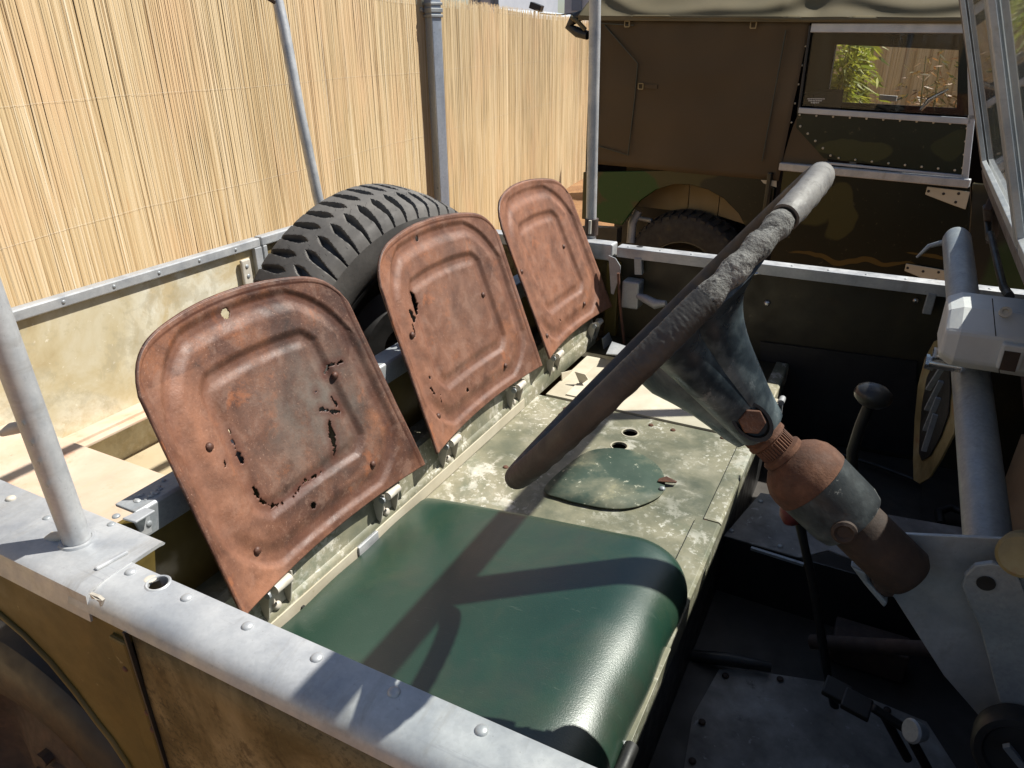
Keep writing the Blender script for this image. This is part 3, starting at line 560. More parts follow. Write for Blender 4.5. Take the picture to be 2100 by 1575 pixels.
# wheel
def wheel(parent,c,axis,R,wd,rimr,tm,rm,lugs=44,name='wheel'):
    a=V(axis).normalized(); m=MB()
    prof=[(-wd*.34,rimr),(-wd*.46,rimr+0.012),(-wd*.52,R*0.82),(-wd*.48,R-0.022),(-wd*.40,R-0.008),(0,R-0.002),(wd*.40,R-0.008),(wd*.48,R-0.022),(wd*.52,R*0.82),(wd*.46,rimr+0.012),(wd*.34,rimr)]
    lathe(m,c,a,prof,72,False); x,y=frame_of(a)
    for k in range(lugs):
        for sd in(-1,1):
            t0=2*math.pi*(k+0.25*sd)/lugs; hw=0.27*2*math.pi/lugs; vv=[]
            for tt,ax_,rr in((-hw,0.02,R-.004),(hw,0.02,R-.004),(hw,0.50,R-.026),(-hw,0.50,R-.026)):
                for dr in(0,0.014):
                    t=t0+tt; vv.append(V(c)+a*sd*ax_*wd+(x*math.cos(t)+y*math.sin(t))*(rr+dr))
            m.add(vv,[(0,2,4,6)[::-1],(1,3,5,7),(0,1,3,2)[::-1],(2,3,5,4)[::-1],(4,5,7,6)[::-1],(6,7,1,0)[::-1]])
    o=build(name,m,tm,parent,smooth=40)
    m=MB(); s=-1
    lathe(m,c,a*s,[(wd*.36,rimr+.012),(wd*.42,rimr+.014),(wd*.43,rimr+.004),(wd*.34,rimr-.006),(wd*.20,rimr-.03),(wd*.16,rimr-.05),(wd*.20,rimr-.08),(wd*.30,rimr*.45),(wd*.30,rimr*.30),(wd*.34,rimr*.28),(wd*.36,0.02),(wd*.36,0)],48,False)
    rim=build('rim',m,rm,o,smooth=35)
    for k in range(5):
        t=2*math.pi*k/5; mm=MB(); hexnut(mm,V(c)+a*s*wd*.30+(x*math.cos(t)+y*math.sin(t))*rimr*.36,a*s,0.012,0.014); build('wheel_nut',mm,rm,o)
    return o
wheel(v2,S2(-0.45,-0.625,0.14),N2,0.352,0.16,0.205,rubber2,camo)
#PLANTS
def leafy(name,label,cat,base,h,rad,n,lm,seed,size=0.09,stems=6,droop=0.6):
    rnd=random.Random(seed); root=thing(name,label,cat,base); base=V(base)
    m=MB()
    tips=[]
    for k in range(stems):
        a=rnd.uniform(0,6.28); b=base+V((math.cos(a),math.sin(a),0))*rad*0.3*rnd.random(); t=b+V((rnd.uniform(-1,1)*rad*.7,rnd.uniform(-1,1)*rad*.7,h*rnd.uniform(.8,1)))
        tube(m,[b,b.lerp(t,.5)+V((0,0,.05)),t],[0.010,0.007,0.003],6); tips.append((b,t))
    build('stem',m,stem_m,root,smooth=60)
    m=MB()
    for k in range(n):
        b,t=rnd.choice(tips); q=rnd.random()**0.7; c=b.lerp(t,q)+V((rnd.gauss(0,1),rnd.gauss(0,1),rnd.gauss(0,.6)))*rad*0.35
        if rnd.random()<0.3*math.sin(c.z*9+seed)**2: continue
        L=size*rnd.uniform(.6,1.3); a=rnd.uniform(0,6.28); d=V((math.cos(a),math.sin(a),-droop*rnd.uniform(0,1.4))).normalized()*L; s=d.cross(V((rnd.gauss(0,1),rnd.gauss(0,1),1))).normalized()*L*0.10
        m.add([c,c+d*.35+s,c+d,c+d*.35-s],[(0,1,2,3)],rnd.random())
    build('foliage',m,lm,root,kind='stuff'); return root
bp=P(1738,240,1,7.0)
for i,(u,yy,hh,sd) in enumerate(((1712,6.1,1.75,1),(1752,6.5,1.60,2))):
    b=P(u,200,1,yy); leafy('bamboo_plant',['yellow green bamboo clump seen through the left of the far window','second yellow green bamboo clump a little deeper, right of the first in the window'][i],'plant',(b.x,b.y,GZ),hh,0.13,1500,leaf,sd,0.11,7)['group']='bamboo clumps behind the camouflaged vehicle'
b=P(1945,200,1,6.0); leafy('leafy_shrub','shrub with olive and orange leaves at the right of the far window','shrub',(b.x,b.y,GZ),1.5,0.22,1300,leafmat('shrub_leaf',(0.07,0.09,0.025),(0.35,0.16,0.05),0.4),9,0.07,6)
b=P(1184,445,1,4.3); leafy('grass_tuft','small tuft of green grass at the foot of the reed screen','grass',(b.x,b.y,GZ),0.30,0.09,260,leafmat('grass_leaf',(0.10,0.15,0.03),(0.25,0.30,0.06),0.4),4,0.07,5)
#VEHICLE1
# ================================================================== the open vehicle
ov=thing('open_vehicle','stripped open four wheel drive with olive paint and galvanised cappings','vehicle',(-0.5,1.06,GZ))
def rivet_set(parent,pts,n,r,h,mtl,name='rivet'):
    m=MB(); dome(m,pts[0],n,r,h,16); a=build(name,m,mtl,parent,smooth=60,loc=pts[0])
    copies(a,parent,pts[1:]); return a
# ---- near side: door capping and skin
prof=[(0.347,-0.030),(0.347,-0.004),(0.344,0.0),(0.320,0.0),(0.309,-0.0012),(0.300,-0.004),(0.294,-0.009),(0.2905,-0.015),(0.289,-0.022),(0.2915,-0.022),(0.2945,-0.015),(0.300,-0.009),(0.309,-0.005),(0.320,-0.004),(0.341,-0.004),(0.344,-0.030)]
m=MB(); profile_y(m,prof,-0.628,0.75,30)
m.v=[(x+(0.0 if x>-0.62 else 0.45*(y-0.347)+0.0),y,z) for x,y,z in m.v]
cap=build('door_capping',m,galv,ov,smooth=40)
hc=P(324,1196,2,0.0); c=MB(); lathe(c,hc-V((0,0,.02)),(0,0,1),[(0,0.0095),(0.04,0.0095)],24); cut(cap,[c])
m=MB(); lathe(m,hc-V((0,0,.0005)),(0,0,1),[(0,0.0098),(0.0012,0.0098),(0.0016,0.0112),(0.0006,0.0125),(0,0.0125)],28,False); build('eyelet',m,galv,cap,smooth=50)
m=MB(); dome(m,P(308,1187,2,0),(0,0,1),0.006,0.0007,16); build('filled_hole',m,brassy,cap)
rivet_set(cap,[P(268,1173,2,0),P(383,1226,2,0),P(508,1284,2,0),P(650,1349,2,0),P(808,1420,2,0),P(988,1498,2,0),P(1195,1590,2,0)],(0,0,1),0.0058,0.0032,galv)
m=MB(); nx=60; nz=14; gv=[]
for j in range(nz+1):
    for i in range(nx+1):
        x=-0.566+1.3*i/nx; z=-0.020-0.6*j/nz; gv.append((x,0.2915-0.003*min(1,j/2)+0.0016*math.sin(x*9+z*5)+0.001*math.sin(x*23-z*13),z))
m.add(gv,[(j*(nx+1)+i,j*(nx+1)+i+1,(j+1)*(nx+1)+i+1,(j+1)*(nx+1)+i) for j in range(nz) for i in range(nx)][::1])
dn=build('driver_door',m,side_olive,ov,smooth=35,solid=0.0)
b_=dn.modifiers.new('thickness','SOLIDIFY'); b_.thickness=0.022; b_.offset=1
m=MB(); bar(m,(-0.569,0.289,-0.022),(-0.569,0.289,-0.62),0.003,0.004,(0,1,0)); build('door_edge_trim',m,black,dn)
# torn lip at the rear end of the capping
a=[P(183,1218,1,0.290),P(188,1228,1,0.290),P(196,1229,1,0.284),P(203,1236,1,0.283),P(205,1246,1,0.282),P(210,1232,1,0.284),P(200,1224,1,0.286)]
m=MB(); slab(m,a,(0,1,0),0.003); build('torn_metal_lip',m,brassy,ov)
# ---- near side: rear quarter with wheel arch
arch1=[(-0.62,-0.60),(-0.632,-0.40),(-0.645,-0.30),(-0.655,-0.262),(-0.672,-0.232),(-0.690,-0.212),(-0.715,-0.178),(-0.745,-0.148),(-0.782,-0.125),(-0.825,-0.110),(-0.90,-0.096),(-1.0,-0.09),(-1.2,-0.09),(-1.3,-0.11),(-1.4,-0.18),(-1.45,-0.30),(-1.46,-0.6)]
outl=[(-0.574,-0.60)]+arch1+[(-1.56,-0.6),(-1.56,-0.020),(-0.574,-0.020)]
m=MB(); slab(m,[V((x,0.294,z)) for x,z in outl],(0,1,0),0.004); qp=build('rear_quarter_panel',m,wing_olive,ov)
m=MB(); pts=[V((x,0.293,z)) for x,z in arch1]; tube(m,pts,0.004,8); build('arch_edge',m,wing_olive,qp,smooth=60)
m=MB(); profile_x(m,[(-0.600,-0.04),(-0.574,-0.04),(-0.574,-0.62),(-0.600,-0.62)],0.288,0.3); build('quarter_edge_flange',m,wing_olive,qp,bevel=0.003)
rivet_set(qp,[P(257,1372,1,0.288),P(302,1462,1,0.288),P(313,1497,1,0.288)],(0,-1,0),0.0035,0.002,rust)
# wheel well liner (dark)
m=MB(); box(m,(-1.5,0.56,-0.62),(-0.62,0.565,-0.24)); build('wheel_well_liner',m,black,ov)
wn=wheel(ov,V((-0.985,0.40,-0.60)),(0,1,0),0.352,0.165,0.222,black,dark_rust,lugs=0)
# tub side capping
prof2=[(0.372,-0.028),(0.372,-0.001),(0.301,-0.001),(0.293,-0.006),(0.291,-0.040),(0.2935,-0.040),(0.2955,-0.009),(0.302,-0.004),(0.369,-0.004),(0.369,-0.028)]
m=MB(); profile_y(m,prof2,-1.56,-0.786,20); m.v=[(x,y+(-0.785-x)*0.06 if y<0.32 else y+0.004,z) for x,y,z in m.v]; tc=build('tub_side_capping',m,galv,ov,smooth=35)
rivet_set(tc,[P(22,1022,2,0),V((-0.98,0.335,-0.001)),V((-1.14,0.335,-0.001)),V((-1.3,0.335,-0.001))],(0,0,1),0.0055,0.003,brassy)
# corner plate at the foot of the hood stick
prof3=[(0.300,0.001),(0.292,-0.004),(0.289,-0.034),(0.2915,-0.034),(0.2945,-0.008),(0.3005,-0.003),(0.376,-0.003),(0.382,-0.004),(0.384,-0.003),(0.382,0.0),(0.378,0.001)]
m=MB(); profile_y(m,prof3,-0.785,-0.624,12); cp=build('corner_plate',m,galv,ov,smooth=35)
m=MB(); bar(m,P(195,1168,2,0.002),P(262,1131,2,0.002),0.006,0.004); build('weld_bead',m,galv,cp,bevel=0.0019)
rivet_set(cp,[P(238,1058,2,0.001),P(228,1075,2,0.001),P(96,1062,2,0.001)],(0,0,1),0.0045,0.002,galv_old)
m=MB(); lathe(m,V((-0.707,0.341,-0.03)),(0,0,1),[(0,0.0188),(0.031,0.0188),(0.0335,0.0175),(0.0335,0.0143),(0,0.0143)],28,False); build('pole_socket',m,galv,cp,smooth=40)
m=MB(); slab(m,[P(250,1062,2,0.003),P(278,1070,2,0.003),P(318,1046,2,0.003),P(298,1040,2,0.003)],(0,0,-1),0.003); slab(m,[P(270,1062,0,-0.690),P(293,1102,0,-0.690),P(313,1092,0,-0.690),P(306,1047,0,-0.690)],(-1,0,0),0.003); cb=build('capping_corner_bracket',m,galv,ov,bevel=0.001)
m=MB(); dome(m,P(306,1074,0,-0.690),(1,0,0),0.004,0.002,12); build('rivet',m,galv_old,cb)
# far side cappings, corner and door
m=MB(); profile_y(m,[(1.762,-0.026),(1.762,0.0),(1.800,0.0),(1.806,-0.004),(1.806,-0.03),(1.803,-0.03),(1.803,-0.004),(1.765,-0.004),(1.765,-0.026)],-0.612,0.62,20); fc=build('passenger_door_capping',m,galv,ov,smooth=35,bevel=0.001)
rivet_set(fc,[V((x,1.775,0)) for x in (-0.585,-0.50,-0.42,-0.34,-0.26,-0.18,-0.10,-0.02,0.06,0.14,0.22)],(0,0,1),0.0035,0.002,galv_old)
m=MB(); dome(m,P(1312,506,2,0),(0,0,1),0.009,0.0008,12); build('filled_hole',m,black,fc)
m=MB(); profile_y(m,[(1.76,-0.03),(1.76,-0.001),(1.806,-0.001),(1.806,-0.03)],-1.56,-0.80,2); build('tub_side_capping',m,galv,ov,bevel=0.002)
m=MB(); box(m,(-0.80,1.764,-0.040),(-0.625,1.806,0.004)); build('corner_plate',m,galv,ov,bevel=0.004)
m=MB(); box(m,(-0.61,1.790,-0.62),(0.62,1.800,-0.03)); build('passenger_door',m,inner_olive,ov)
pd=[o for o in ov.children if o.name.startswith('passenger_door') and 'cap' not in o.name][0]
m=MB(); box(m,(-1.56,1.795,-0.62),(-0.61,1.802,-0.03)); build('tub_side_panel',m,side_olive,ov)
m=MB(); box(m,(-0.64,1.766,-0.25),(-0.605,1.79,-0.045)); build('far_door_pillar',m,wing_olive,ov,bevel=0.003)
# corner gusset hanging below far corner
m=MB(); slab(m,[P(u,v,1,1.735) for u,v in ((1248,524),(1262,530),(1272,546),(1272,560),(1258,604),(1253,602))],(0,1,0),0.003); build('corner_gusset',m,galv_old,ov)
m=MB(); bar(m,P(1310,527,1,1.77),P(1311,562,1,1.77),0.020,0.02,(0,1,0)); build('capping_stay',m,galv_old,pd,bevel=0.002)
m=MB(); bar(m,P(1912,600,1,1.77),P(1900,642,1,1.77),0.018,0.02,(0,1,0)); build('capping_stay',m,galv_old,pd,bevel=0.002)
m=MB(); a=P(1276,576,1,1.74); b=P(1307,636,1,1.74); box(m,(a.x,1.74,b.z),(b.x,1.785,a.z)); lk=build('door_latch',m,galv_old,pd,bevel=0.004)
m=MB(); tube(m,[P(1307,606,1,1.745),P(1322,612,1,1.74),P(1345,624,1,1.735),P(1366,622,1,1.73)],[0.007,0.011,0.013,0.007],10); build('latch_handle',m,galv_old,pd,smooth=60)
m=MB(); tube(m,[P(1268,560,1,1.72),P(1271,620,1,1.72),P(1280,703,1,1.72)],0.0038,8); build('latch_rod',m,rust,ov,smooth=60)
m=MB(); tube(m,[P(1540,563,1,1.70),P(1555,560,1,1.70)],0.003,6); tube(m,[P(1550,565,1,1.78),P(1578,602-30,1,1.78)],0.002,6) if False else None; dome(m,P(1573,622,1,1.788),(0,-1,0),0.008,0.006,10); dome(m,P(1878,616,1,1.788),(0,-1,0),0.007,0.006,10); build('door_stud',m,chrome,pd)
m=MB(); slab(m,[P(u,v,1,1.785) for u,v in ((1560,700),(1880,740),(1878,935),(1560,880))],(0,-1,0),0.004); build('door_inner_panel',m,black,pd)
# ---- tailboard
m=MB(); box(m,(-1.552,0.30,-0.43),(-1.545,1.44,-0.02)); build('tailboard',m,tail_cream,ov)
tb=[o for o in ov.children if o.name=='tailboard'][0]
m=MB(); profile_x(m,[(-1.560,0.0),(-1.532,0.0),(-1.532,-0.024),(-1.560,-0.024)],0.28,1.428,2); tcap=build('tailboard_capping',m,galv,ov,bevel=0.003)
rivet_set(tcap,[V((-1.532,y,-0.012)) for y in (0.50,0.62,0.74,0.86,0.98,1.10,1.22,1.34)],(1,0,0),0.0045,0.0025,galv_old)
m=MB(); profile_x(m,[(-1.560,0.001),(-1.532,0.001),(-1.532,-0.024),(-1.560,-0.024)],1.434,1.80,2); build('rear_corner_capping',m,galv,ov,bevel=0.003)
m=MB(); box(m,(-1.545,1.404,-0.43),(-1.531,1.430,-0.024)); box(m,(-1.546,1.436,-0.43),(-1.531,1.450,-0.024)); build('tailboard_end_post',m,galv,ov,bevel=0.002)
m=MB(); box(m,(-1.552,1.45,-0.43),(-1.545,1.80,-0.024)); build('rear_corner_panel',m,side_olive,ov)
ha=P(504,532,0,-1.53); m=MB(); box(m,(-1.540,ha.y-0.016,ha.z-0.095),(-1.530,ha.y+0.016,ha.z)); hb=build('tailboard_hinge',m,brassy,tb,bevel=0.004)
rivet_set(hb,[V((-1.530,ha.y,ha.z-q)) for q in(0.02,0.047,0.075)],(1,0,0),0.006,0.003,galv_old,'bolt')
# tub floor, wheel boxes, ledges
m=MB(); box(m,(-1.545,0.69,-0.44),(-0.72,1.45,-0.43)); build('tub_floor',m,tub_floor,ov)
m=MB(); box(m,(-1.544,0.372,-0.235),(-0.735,0.697,-0.225)); wb=build('wheel_box_top',m,ply,ov,bevel=0.001)
m=MB(); box(m,(-1.54,0.690,-0.43),(-0.72,0.696,-0.236)); build('wheel_box_side',m,tub_floor,ov)
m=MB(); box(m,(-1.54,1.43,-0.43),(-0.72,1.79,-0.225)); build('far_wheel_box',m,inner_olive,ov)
for i,(a,b,w_,z) in enumerate((((172,884),(300,820),0.014,-0.33),((190,892),(300,838),0.008,-0.35))):
    p=P(*a,0,-1.53+0.02*i); q=P(*b,0,-1.53+0.02*i); m=MB(); box(m,(-1.545,0.70,p.z-w_),(-1.50+0.02*i,1.40,p.z)); build('floor_batten',m,ply,ov,bevel=0.002)
# ---- bulkhead behind the seats
m=MB(); profile_x(m,[(-0.735,0.0),(-0.700,0.0),(-0.697,-0.003),(-0.697,-0.038),(-0.700,-0.038),(-0.701,-0.004),(-0.735,-0.004)],0.405,1.735,2); bc=build('bulkhead_capping',m,galv_old,ov,bevel=0.0012)
m=MB(); s0=P(305,1015,2,0.0); 
for k in range(16):
    c=s0+V((random.gauss(-0.002,.005),random.gauss(0,.011),0.0006)); r=random.uniform(.002,.0045); lathe(m,c,(0,0,1),[(0,r),(0.0012*random.random()+.0004,r*.5)],6)
build('weld_scar',m,galv_old,bc)
m=MB(); box(m,(-0.708,0.372,-0.44),(-0.702,1.79,-0.006)); build('bulkhead_panel',m,wing_olive,ov)
# hinge rail: sloping lit strip at the back of the seat box
prof=[(-0.702,-0.152),(-0.660,-0.150),(-0.652,-0.156),(-0.6445,-0.206),(-0.643,-0.214),(-0.6385,-0.218),(-0.637,-0.222),(-0.636,-0.25),(-0.702,-0.25)]
for a,b in ((0.372,0.978),(0.981,1.70)):
    m=MB(); profile_x(m,prof,a,b,2); build('seat_hinge_rail',m,seat_olive,ov,smooth=30)
m=MB(); profile_x(m,[(-0.640,-0.2475),(-0.6345,-0.2475),(-0.6345,-0.226),(-0.640,-0.226)],0.36,1.27,2); build('rail_lip',m,seat_cream,ov)
m=MB(); a=P(737,1152,0,-0.634); b=P(777,1122,0,-0.634); box(m,(-0.640,a.y,-0.252),(-0.6315,b.y,-0.226)); build('rail_clip',m,galv,ov,bevel=0.001)
rivet_set(ov,[P(1003,932,0,-0.636),P(1088,857,0,-0.636),P(1207,745,0,-0.636)],(1,0,0),0.006,0.005,brassy,'rail_bolt')
# ---- seat box
XF=-0.150
def plate_sb(nm,x0,x1,y0,y1,mtl,z=-0.25,th=0.004,bev=0.0008):
    m=MB(); box(m,(x0,y0,z-th),(x1,y1,z)); return build(nm,m,mtl,ov,bevel=bev)
sb=plate_sb('seat_box_top',-0.637,XF-0.004,0.36,1.346,seat_olive,bev=0)
holes=[]
for (u,v) in ((1292,888),(1270,915)):
    c=MB(); p=P(u,v,2,-0.25); lathe(c,p-V((0,0,.02)),(0,0,1),[(0,0.0155),(0.04,0.0155)],28); holes.append(c)
cut(sb,holes)
for (u,v) in ((1292,888),(1270,915)):
    m=MB(); p=P(u,v,2,-0.2502); lathe(m,p,(0,0,1),[(0,0.0152),(0.0012,0.0156),(0.0014,0.018),(0,0.019)],28,False); build('hole_rim',m,seat_cream,sb,smooth=50)
plate_sb('passenger_seat_panel',-0.62,XF-0.002,1.350,1.60,seat_cream,z=-0.246,th=0.006)
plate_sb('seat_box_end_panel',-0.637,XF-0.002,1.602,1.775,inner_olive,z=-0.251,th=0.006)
m=MB(); profile_x(m,[(XF-0.030,-0.2455),(XF-0.004,-0.2455),(XF,-0.249),(XF,-0.292),(XF-0.003,-0.292),(XF-0.004,-0.2495),(XF-0.030,-0.2495)],1.035,1.775,2); build('seat_box_front_edge',m,seat_olive,ov,bevel=0.0008)
m=MB(); profile_x(m,[(XF-0.042,-0.2449),(XF-0.004,-0.2449),(XF+0.001,-0.249),(XF+0.001,-0.292),(XF-0.003,-0.292),(XF-0.004,-0.2489),(XF-0.042,-0.2489)],0.36,1.031,2); build('seat_box_front_edge',m,seat_olive,ov,bevel=0.0008)
m=MB(); box(m,(XF-0.006,0.36,-0.45),(XF-0.0035,1.775,-0.252)); build('seat_box_front_panel',m,black,ov)
m=MB(); box(m,(-0.63,0.36,-0.452),(XF-0.01,1.775,-0.448)); build('seat_box_floor',m,black,ov)
# steps and strap on the near front edge
a=P(1340,1318,2,-0.242); m=MB(); box(m,(XF-0.042,0.36,-0.2448),(XF+0.004,a.y,-0.241)); build('edge_doubler',m,seat_olive,ov,bevel=0.001)
a=P(1222,1520,2,-0.238); m=MB(); box(m,(XF-0.046,0.36,-0.2408),(XF+0.006,a.y+0.015,-0.236)); build('edge_end_bracket',m,galv,ov,bevel=0.001)
m=MB(); q=P(1283,1560,2,-0.235); tube(m,[q+V((0,0.02,0)),q-V((0,0.03,0.0))],0.0085,14); build('rubber_buffer',m,black,ov,smooth=40)
# round inspection lid, slightly lifted
lid=[(1115,1006),(1150,965),(1205,925),(1265,918),(1310,928),(1345,950),(1362,975),(1362,1003),(1345,1022),(1300,1040),(1250,1043),(1190,1033),(1150,1022)]
pts=[P(u,v,2,-0.2445) for u,v in lid]; cc=sum(pts,V((0,0,0)))/len(pts)
m=MB(); k=len(pts); sub=[]
for i in range(k):
    for q in range(4):
        t=q/4; p0,p1,p2,p3=pts[(i-1)%k],pts[i],pts[(i+1)%k],pts[(i+2)%k]
        p=0.5*((2*p1)+(p2-p0)*t+(2*p0-5*p1+4*p2-p3)*t*t+(3*p1-p0-3*p2+p3)*t**3); sub.append(p)
def lidz(p):
    return -0.2472+0.0028*min(1,max(0,(1.10-p.y)/0.14))
sub=[V((p.x,p.y,lidz(p))) for p in sub]; K=len(sub); mid=[V((cc.x+(p.x-cc.x)*.5,cc.y+(p.y-cc.y)*.5,lidz(cc.lerp(p,.5))+0.0004)) for p in sub]
m.add(sub+mid+[V((cc.x,cc.y,lidz(cc)+0.0004))],[(i,(i+1)%K,K+(i+1)%K,K+i) for i in range(K)]+[(K+i,K+(i+1)%K,2*K) for i in range(K)])
lo=build('inspection_lid',m,lid_green,ov,smooth=25,solid=0.0016)
m=MB(); a=P(1352,985,2,-0.243); slab(m,[a+V((-.002,-.004,0)),a+V((.016,-.004,.004)),a+V((.03,.004,.002)),a+V((.03,.010,.001)),a+V((.010,.010,.006)),a+V((-.002,.006,0))],(0,0,-1),0.002); build('lid_catch',m,rust,lo)
m=MB(); dome(m,P(1358,1002,2,-0.244),(0,0,1),0.006,0.004,10); build('lid_rivet',m,galv_old,lo)
rivet_set(ov,[P(u,v,2,-0.2495) for u,v in ((1380,882),(1335,872),(1482,898),(1515,932),(1446,1070),(1037,958),(1150,850),(1160,838))],(0,0,1),0.0055,0.003,rust,'seat_box_bolt')
# small angle brackets on the far part of the box
def angle(a,b,c,mtl=brassy,nm='angle_bracket'):
    m=MB(); slab(m,a,(0,0,-1),0.003); slab(m,b,(-1,0,0),0.003)
    if c: slab(m,c,(0,1,0),0.003)
    return build(nm,m,mtl,ov,bevel=0.0006)
angle([P(u,v,2,-0.243) for u,v in((1160,808),(1196,816),(1262,745),(1232,738))],[P(u,v,0,-0.615) for u,v in((1152,765),(1155,800),(1165,806),(1185,765),(1178,758))],[P(u,v,1,1.43) for u,v in((1178,762),(1190,790),(1206,778),(1200,768))],seat_cream)
angle([P(u,v,2,-0.21) for u,v in((1243,725),(1282,728),(1292,712),(1255,700))],[P(u,v,0,-0.60) for u,v in((1236,695),(1240,720),(1258,705),(1250,682))],None,galv_old)
m=MB(); 
for k in range(4): q=P(1160+k*14,858-k*9,2,-0.2445); box(m,(q.x-0.012,q.y-0.006,q.z-0.003),(q.x+0.012,q.y+0.006,q.z+0.001))
build('spacer_strip',m,seat_cream,ov)
# hinge and hanging strap on the front edge near the column
m=MB(); a=P(1603,822,2,-0.24); tube(m,[a-V((0,0.012,0)),a+V((0,0.014,0))],0.007,12); tube(m,[a+V((.002,-.008,0)),a+V((.004,-.01,-.035)),a+V((.0,-.012,-.075))],0.0025,8); build('seat_latch',m,galv,ov,smooth=50)
m=MB(); slab(m,[P(u,v,2,-0.240) for u,v in((1562,812),(1598,818),(1594,836),(1560,828))],(0,0,-1),0.004); build('latch_plate',m,seat_cream,ov,bevel=0.001)
# ---- seat backrests
TH=R_(20); XB,ZB=-0.62,-0.16
nP=V((math.cos(TH),0,math.sin(TH))); uP=V((-math.sin(TH),0,math.cos(TH)))
def onplate(u,v):
    p=PP(u,v,(XB,0,ZB),nP); return p.y,(p-V((XB,0,ZB))).dot(uP)
def poly_d(y,s,lines):
    best=9
    for L in lines:
        for (a,b,ra,rb) in L:
            ay,as_=a;by,bs=b; dy=by-ay;ds=bs-as_; l2=dy*dy+ds*ds+1e-12; t=min(1,max(0,((y-ay)*dy+(s-as_)*ds)/l2))
            d=math.hypot(y-ay-dy*t,s-as_-ds*t)-(ra+(rb-ra)*t); best=min(best,d)
    return best
def backrest(label,yb,yt,cracks,holes,bolts,grey,orange,brackets,res=0.0017,topd=1.0,toph=0.372):
    """yb,yt = y range at the bottom and at s=0.3"""
    crk=[]
    for L in cracks:
        q=[(onplate(u,v),r) for u,v,r in L]; crk.append([(q[i][0],q[i+1][0],q[i][1],q[i+1][1]) for i in range(len(q)-1)] if len(q)>1 else [(q[0][0],q[0][0],q[0][1],q[0][1])])
    hl=[(onplate(u,v),r) for u,v,r in holes]
    na=int(0.41/res); nb=int(0.37/res); vs_=[];cols=[];ysl=[]
    for j in range(nb+1):
        b=j/nb
        for i in range(na+1):
            a=2*i/na-1; aa=abs(a)
            T=toph-0.030*aa**2.2-0.045*aa**14; B=0.004*(1-a*a)
            s=B+(T-B)*b
            f=s/0.30; y0=yb[0]+(yt[0]-yb[0])*f; y1=yb[1]+(yt[1]-yb[1])*f
            rr=max(0,(s-(toph-0.085))/0.085); inset=0.022*rr**3
            y=(y0+y1)/2+a*((y1-y0)/2-inset)
            # distance inside the outline (approx)
            hw=(y1-y0)/2-inset; dx=hw*(1-aa); dt=(T-s); db=s-B
            cr=0.135; qx=max(0,cr-dx); qt=max(0,cr-dt); dd=min(min(dx,dt),cr-math.hypot(qx,qt)+0.012) if (qx>0 and qt>0) else min(dx,dt)
            qb=max(0,cr-db); dd2=min(dd,db+0.004) if not(qx>0 and qb>0) else min(dd,db+0.004,cr-math.hypot(qx,max(0,cr-db-0.004))+0.008)
            d=dd2
            sm=lambda e0,e1,x:(lambda t:t*t*(3-2*t))(min(1,max(0,(x-e0)/(e1-e0))))
            h=-0.0048*sm(0.012,0.024,d)+0.0055*sm(0.030,0.052,d)-0.0056*sm(0.074,0.087,d)+0.0038*sm(0.092,0.107,d)
            h+=-0.020*(1-a*a)+0.010
            if min(dx,dt)<0.007: h+=0.0012
            h+=0.0006*(vnoise(y*60,s*60)-0.5)
            p=V((XB,0,ZB))+uP*s+nP*h; p.y=y; vs_.append(p); ysl.append((y,s,d))
            cd_=poly_d(y,s,crk) if crk else 9
            g=grey(y,s); o_=orange(y,s,d); rot=max(0,1-max(0,cd_)/0.012)*0.9
            edge=0.85 if (0.0065<min(dx,dt)<0.0090 and s>0.01) else 0
            cols.append((g,min(1,rot+edge+0.50*sm(0.014,0.024,d)*(1-sm(0.030,0.040,d))+0.38*sm(0.074,0.082,d)*(1-sm(0.088,0.098,d))),o_,1))
    keep=[];W=na+1
    for j in range(nb):
        for i in range(na):
            y,s,_=ysl[j*W+i]
            y+=res/2;s+=res/2; bad=False
            for (hy,hs),r in hl:
                if math.hypot(y-hy,s-hs)<r: bad=True
            if crk and not bad:
                nz=(vnoise(y*330,s*330)-0.5)*0.0040+(vnoise(y*120+9,s*120)-0.5)*0.0034-0.0003
                if poly_d(y,s,crk)+nz<0: bad=True
            if not bad: keep.append((j*W+i,j*W+i+1,(j+1)*W+i+1,(j+1)*W+i))
    m=MB(); m.v=[tuple(p) for p in vs_]; m.f=keep
    me=bpy.data.meshes.new('seat_backrest'); ctr=V((XB,(yb[0]+yb[1])/2,ZB))
    me.from_pydata([tuple(p-ctr) for p in vs_],[],keep)
    ca=me.color_attributes.new('wear','FLOAT_COLOR','POINT'); ca.data.foreach_set('color',[c for q in cols for c in q])
    me.materials.append(seat_rust); me.shade_smooth()
    o=bpy.data.objects.new('seat_backrest',me); COL.objects.link(o); o.parent=ov; o.location=ctr-wloc(ov); o['label']=label
    sd=o.modifiers.new('thickness','SOLIDIFY'); sd.thickness=0.0018; sd.offset=-1
    # rolled edge round the outline
    per=[vs_[j*W] for j in range(0,nb+1,4)]+[vs_[nb*W+i] for i in range(0,na+1,3)]+[vs_[j*W+na] for j in range(nb,-1,-4)]
    m=MB(); tube(m,[p-nP*0.0026 for p in per],0.0026,8); build('rolled_edge',m,seat_rust,o,smooth=180)
    def surf(y,s):
        best=min(range(0,len(ysl),3),key=lambda k:(ysl[k][0]-y)**2+(ysl[k][1]-s)**2); return vs_[best]
    for u,v in bolts:
        y,s=onplate(u,v); p=surf(y,s); m=MB(); dome(m,p+nP*0.0005,nP,0.0058,0.0042,12); build('bolt',m,seat_rust,o,smooth=60)
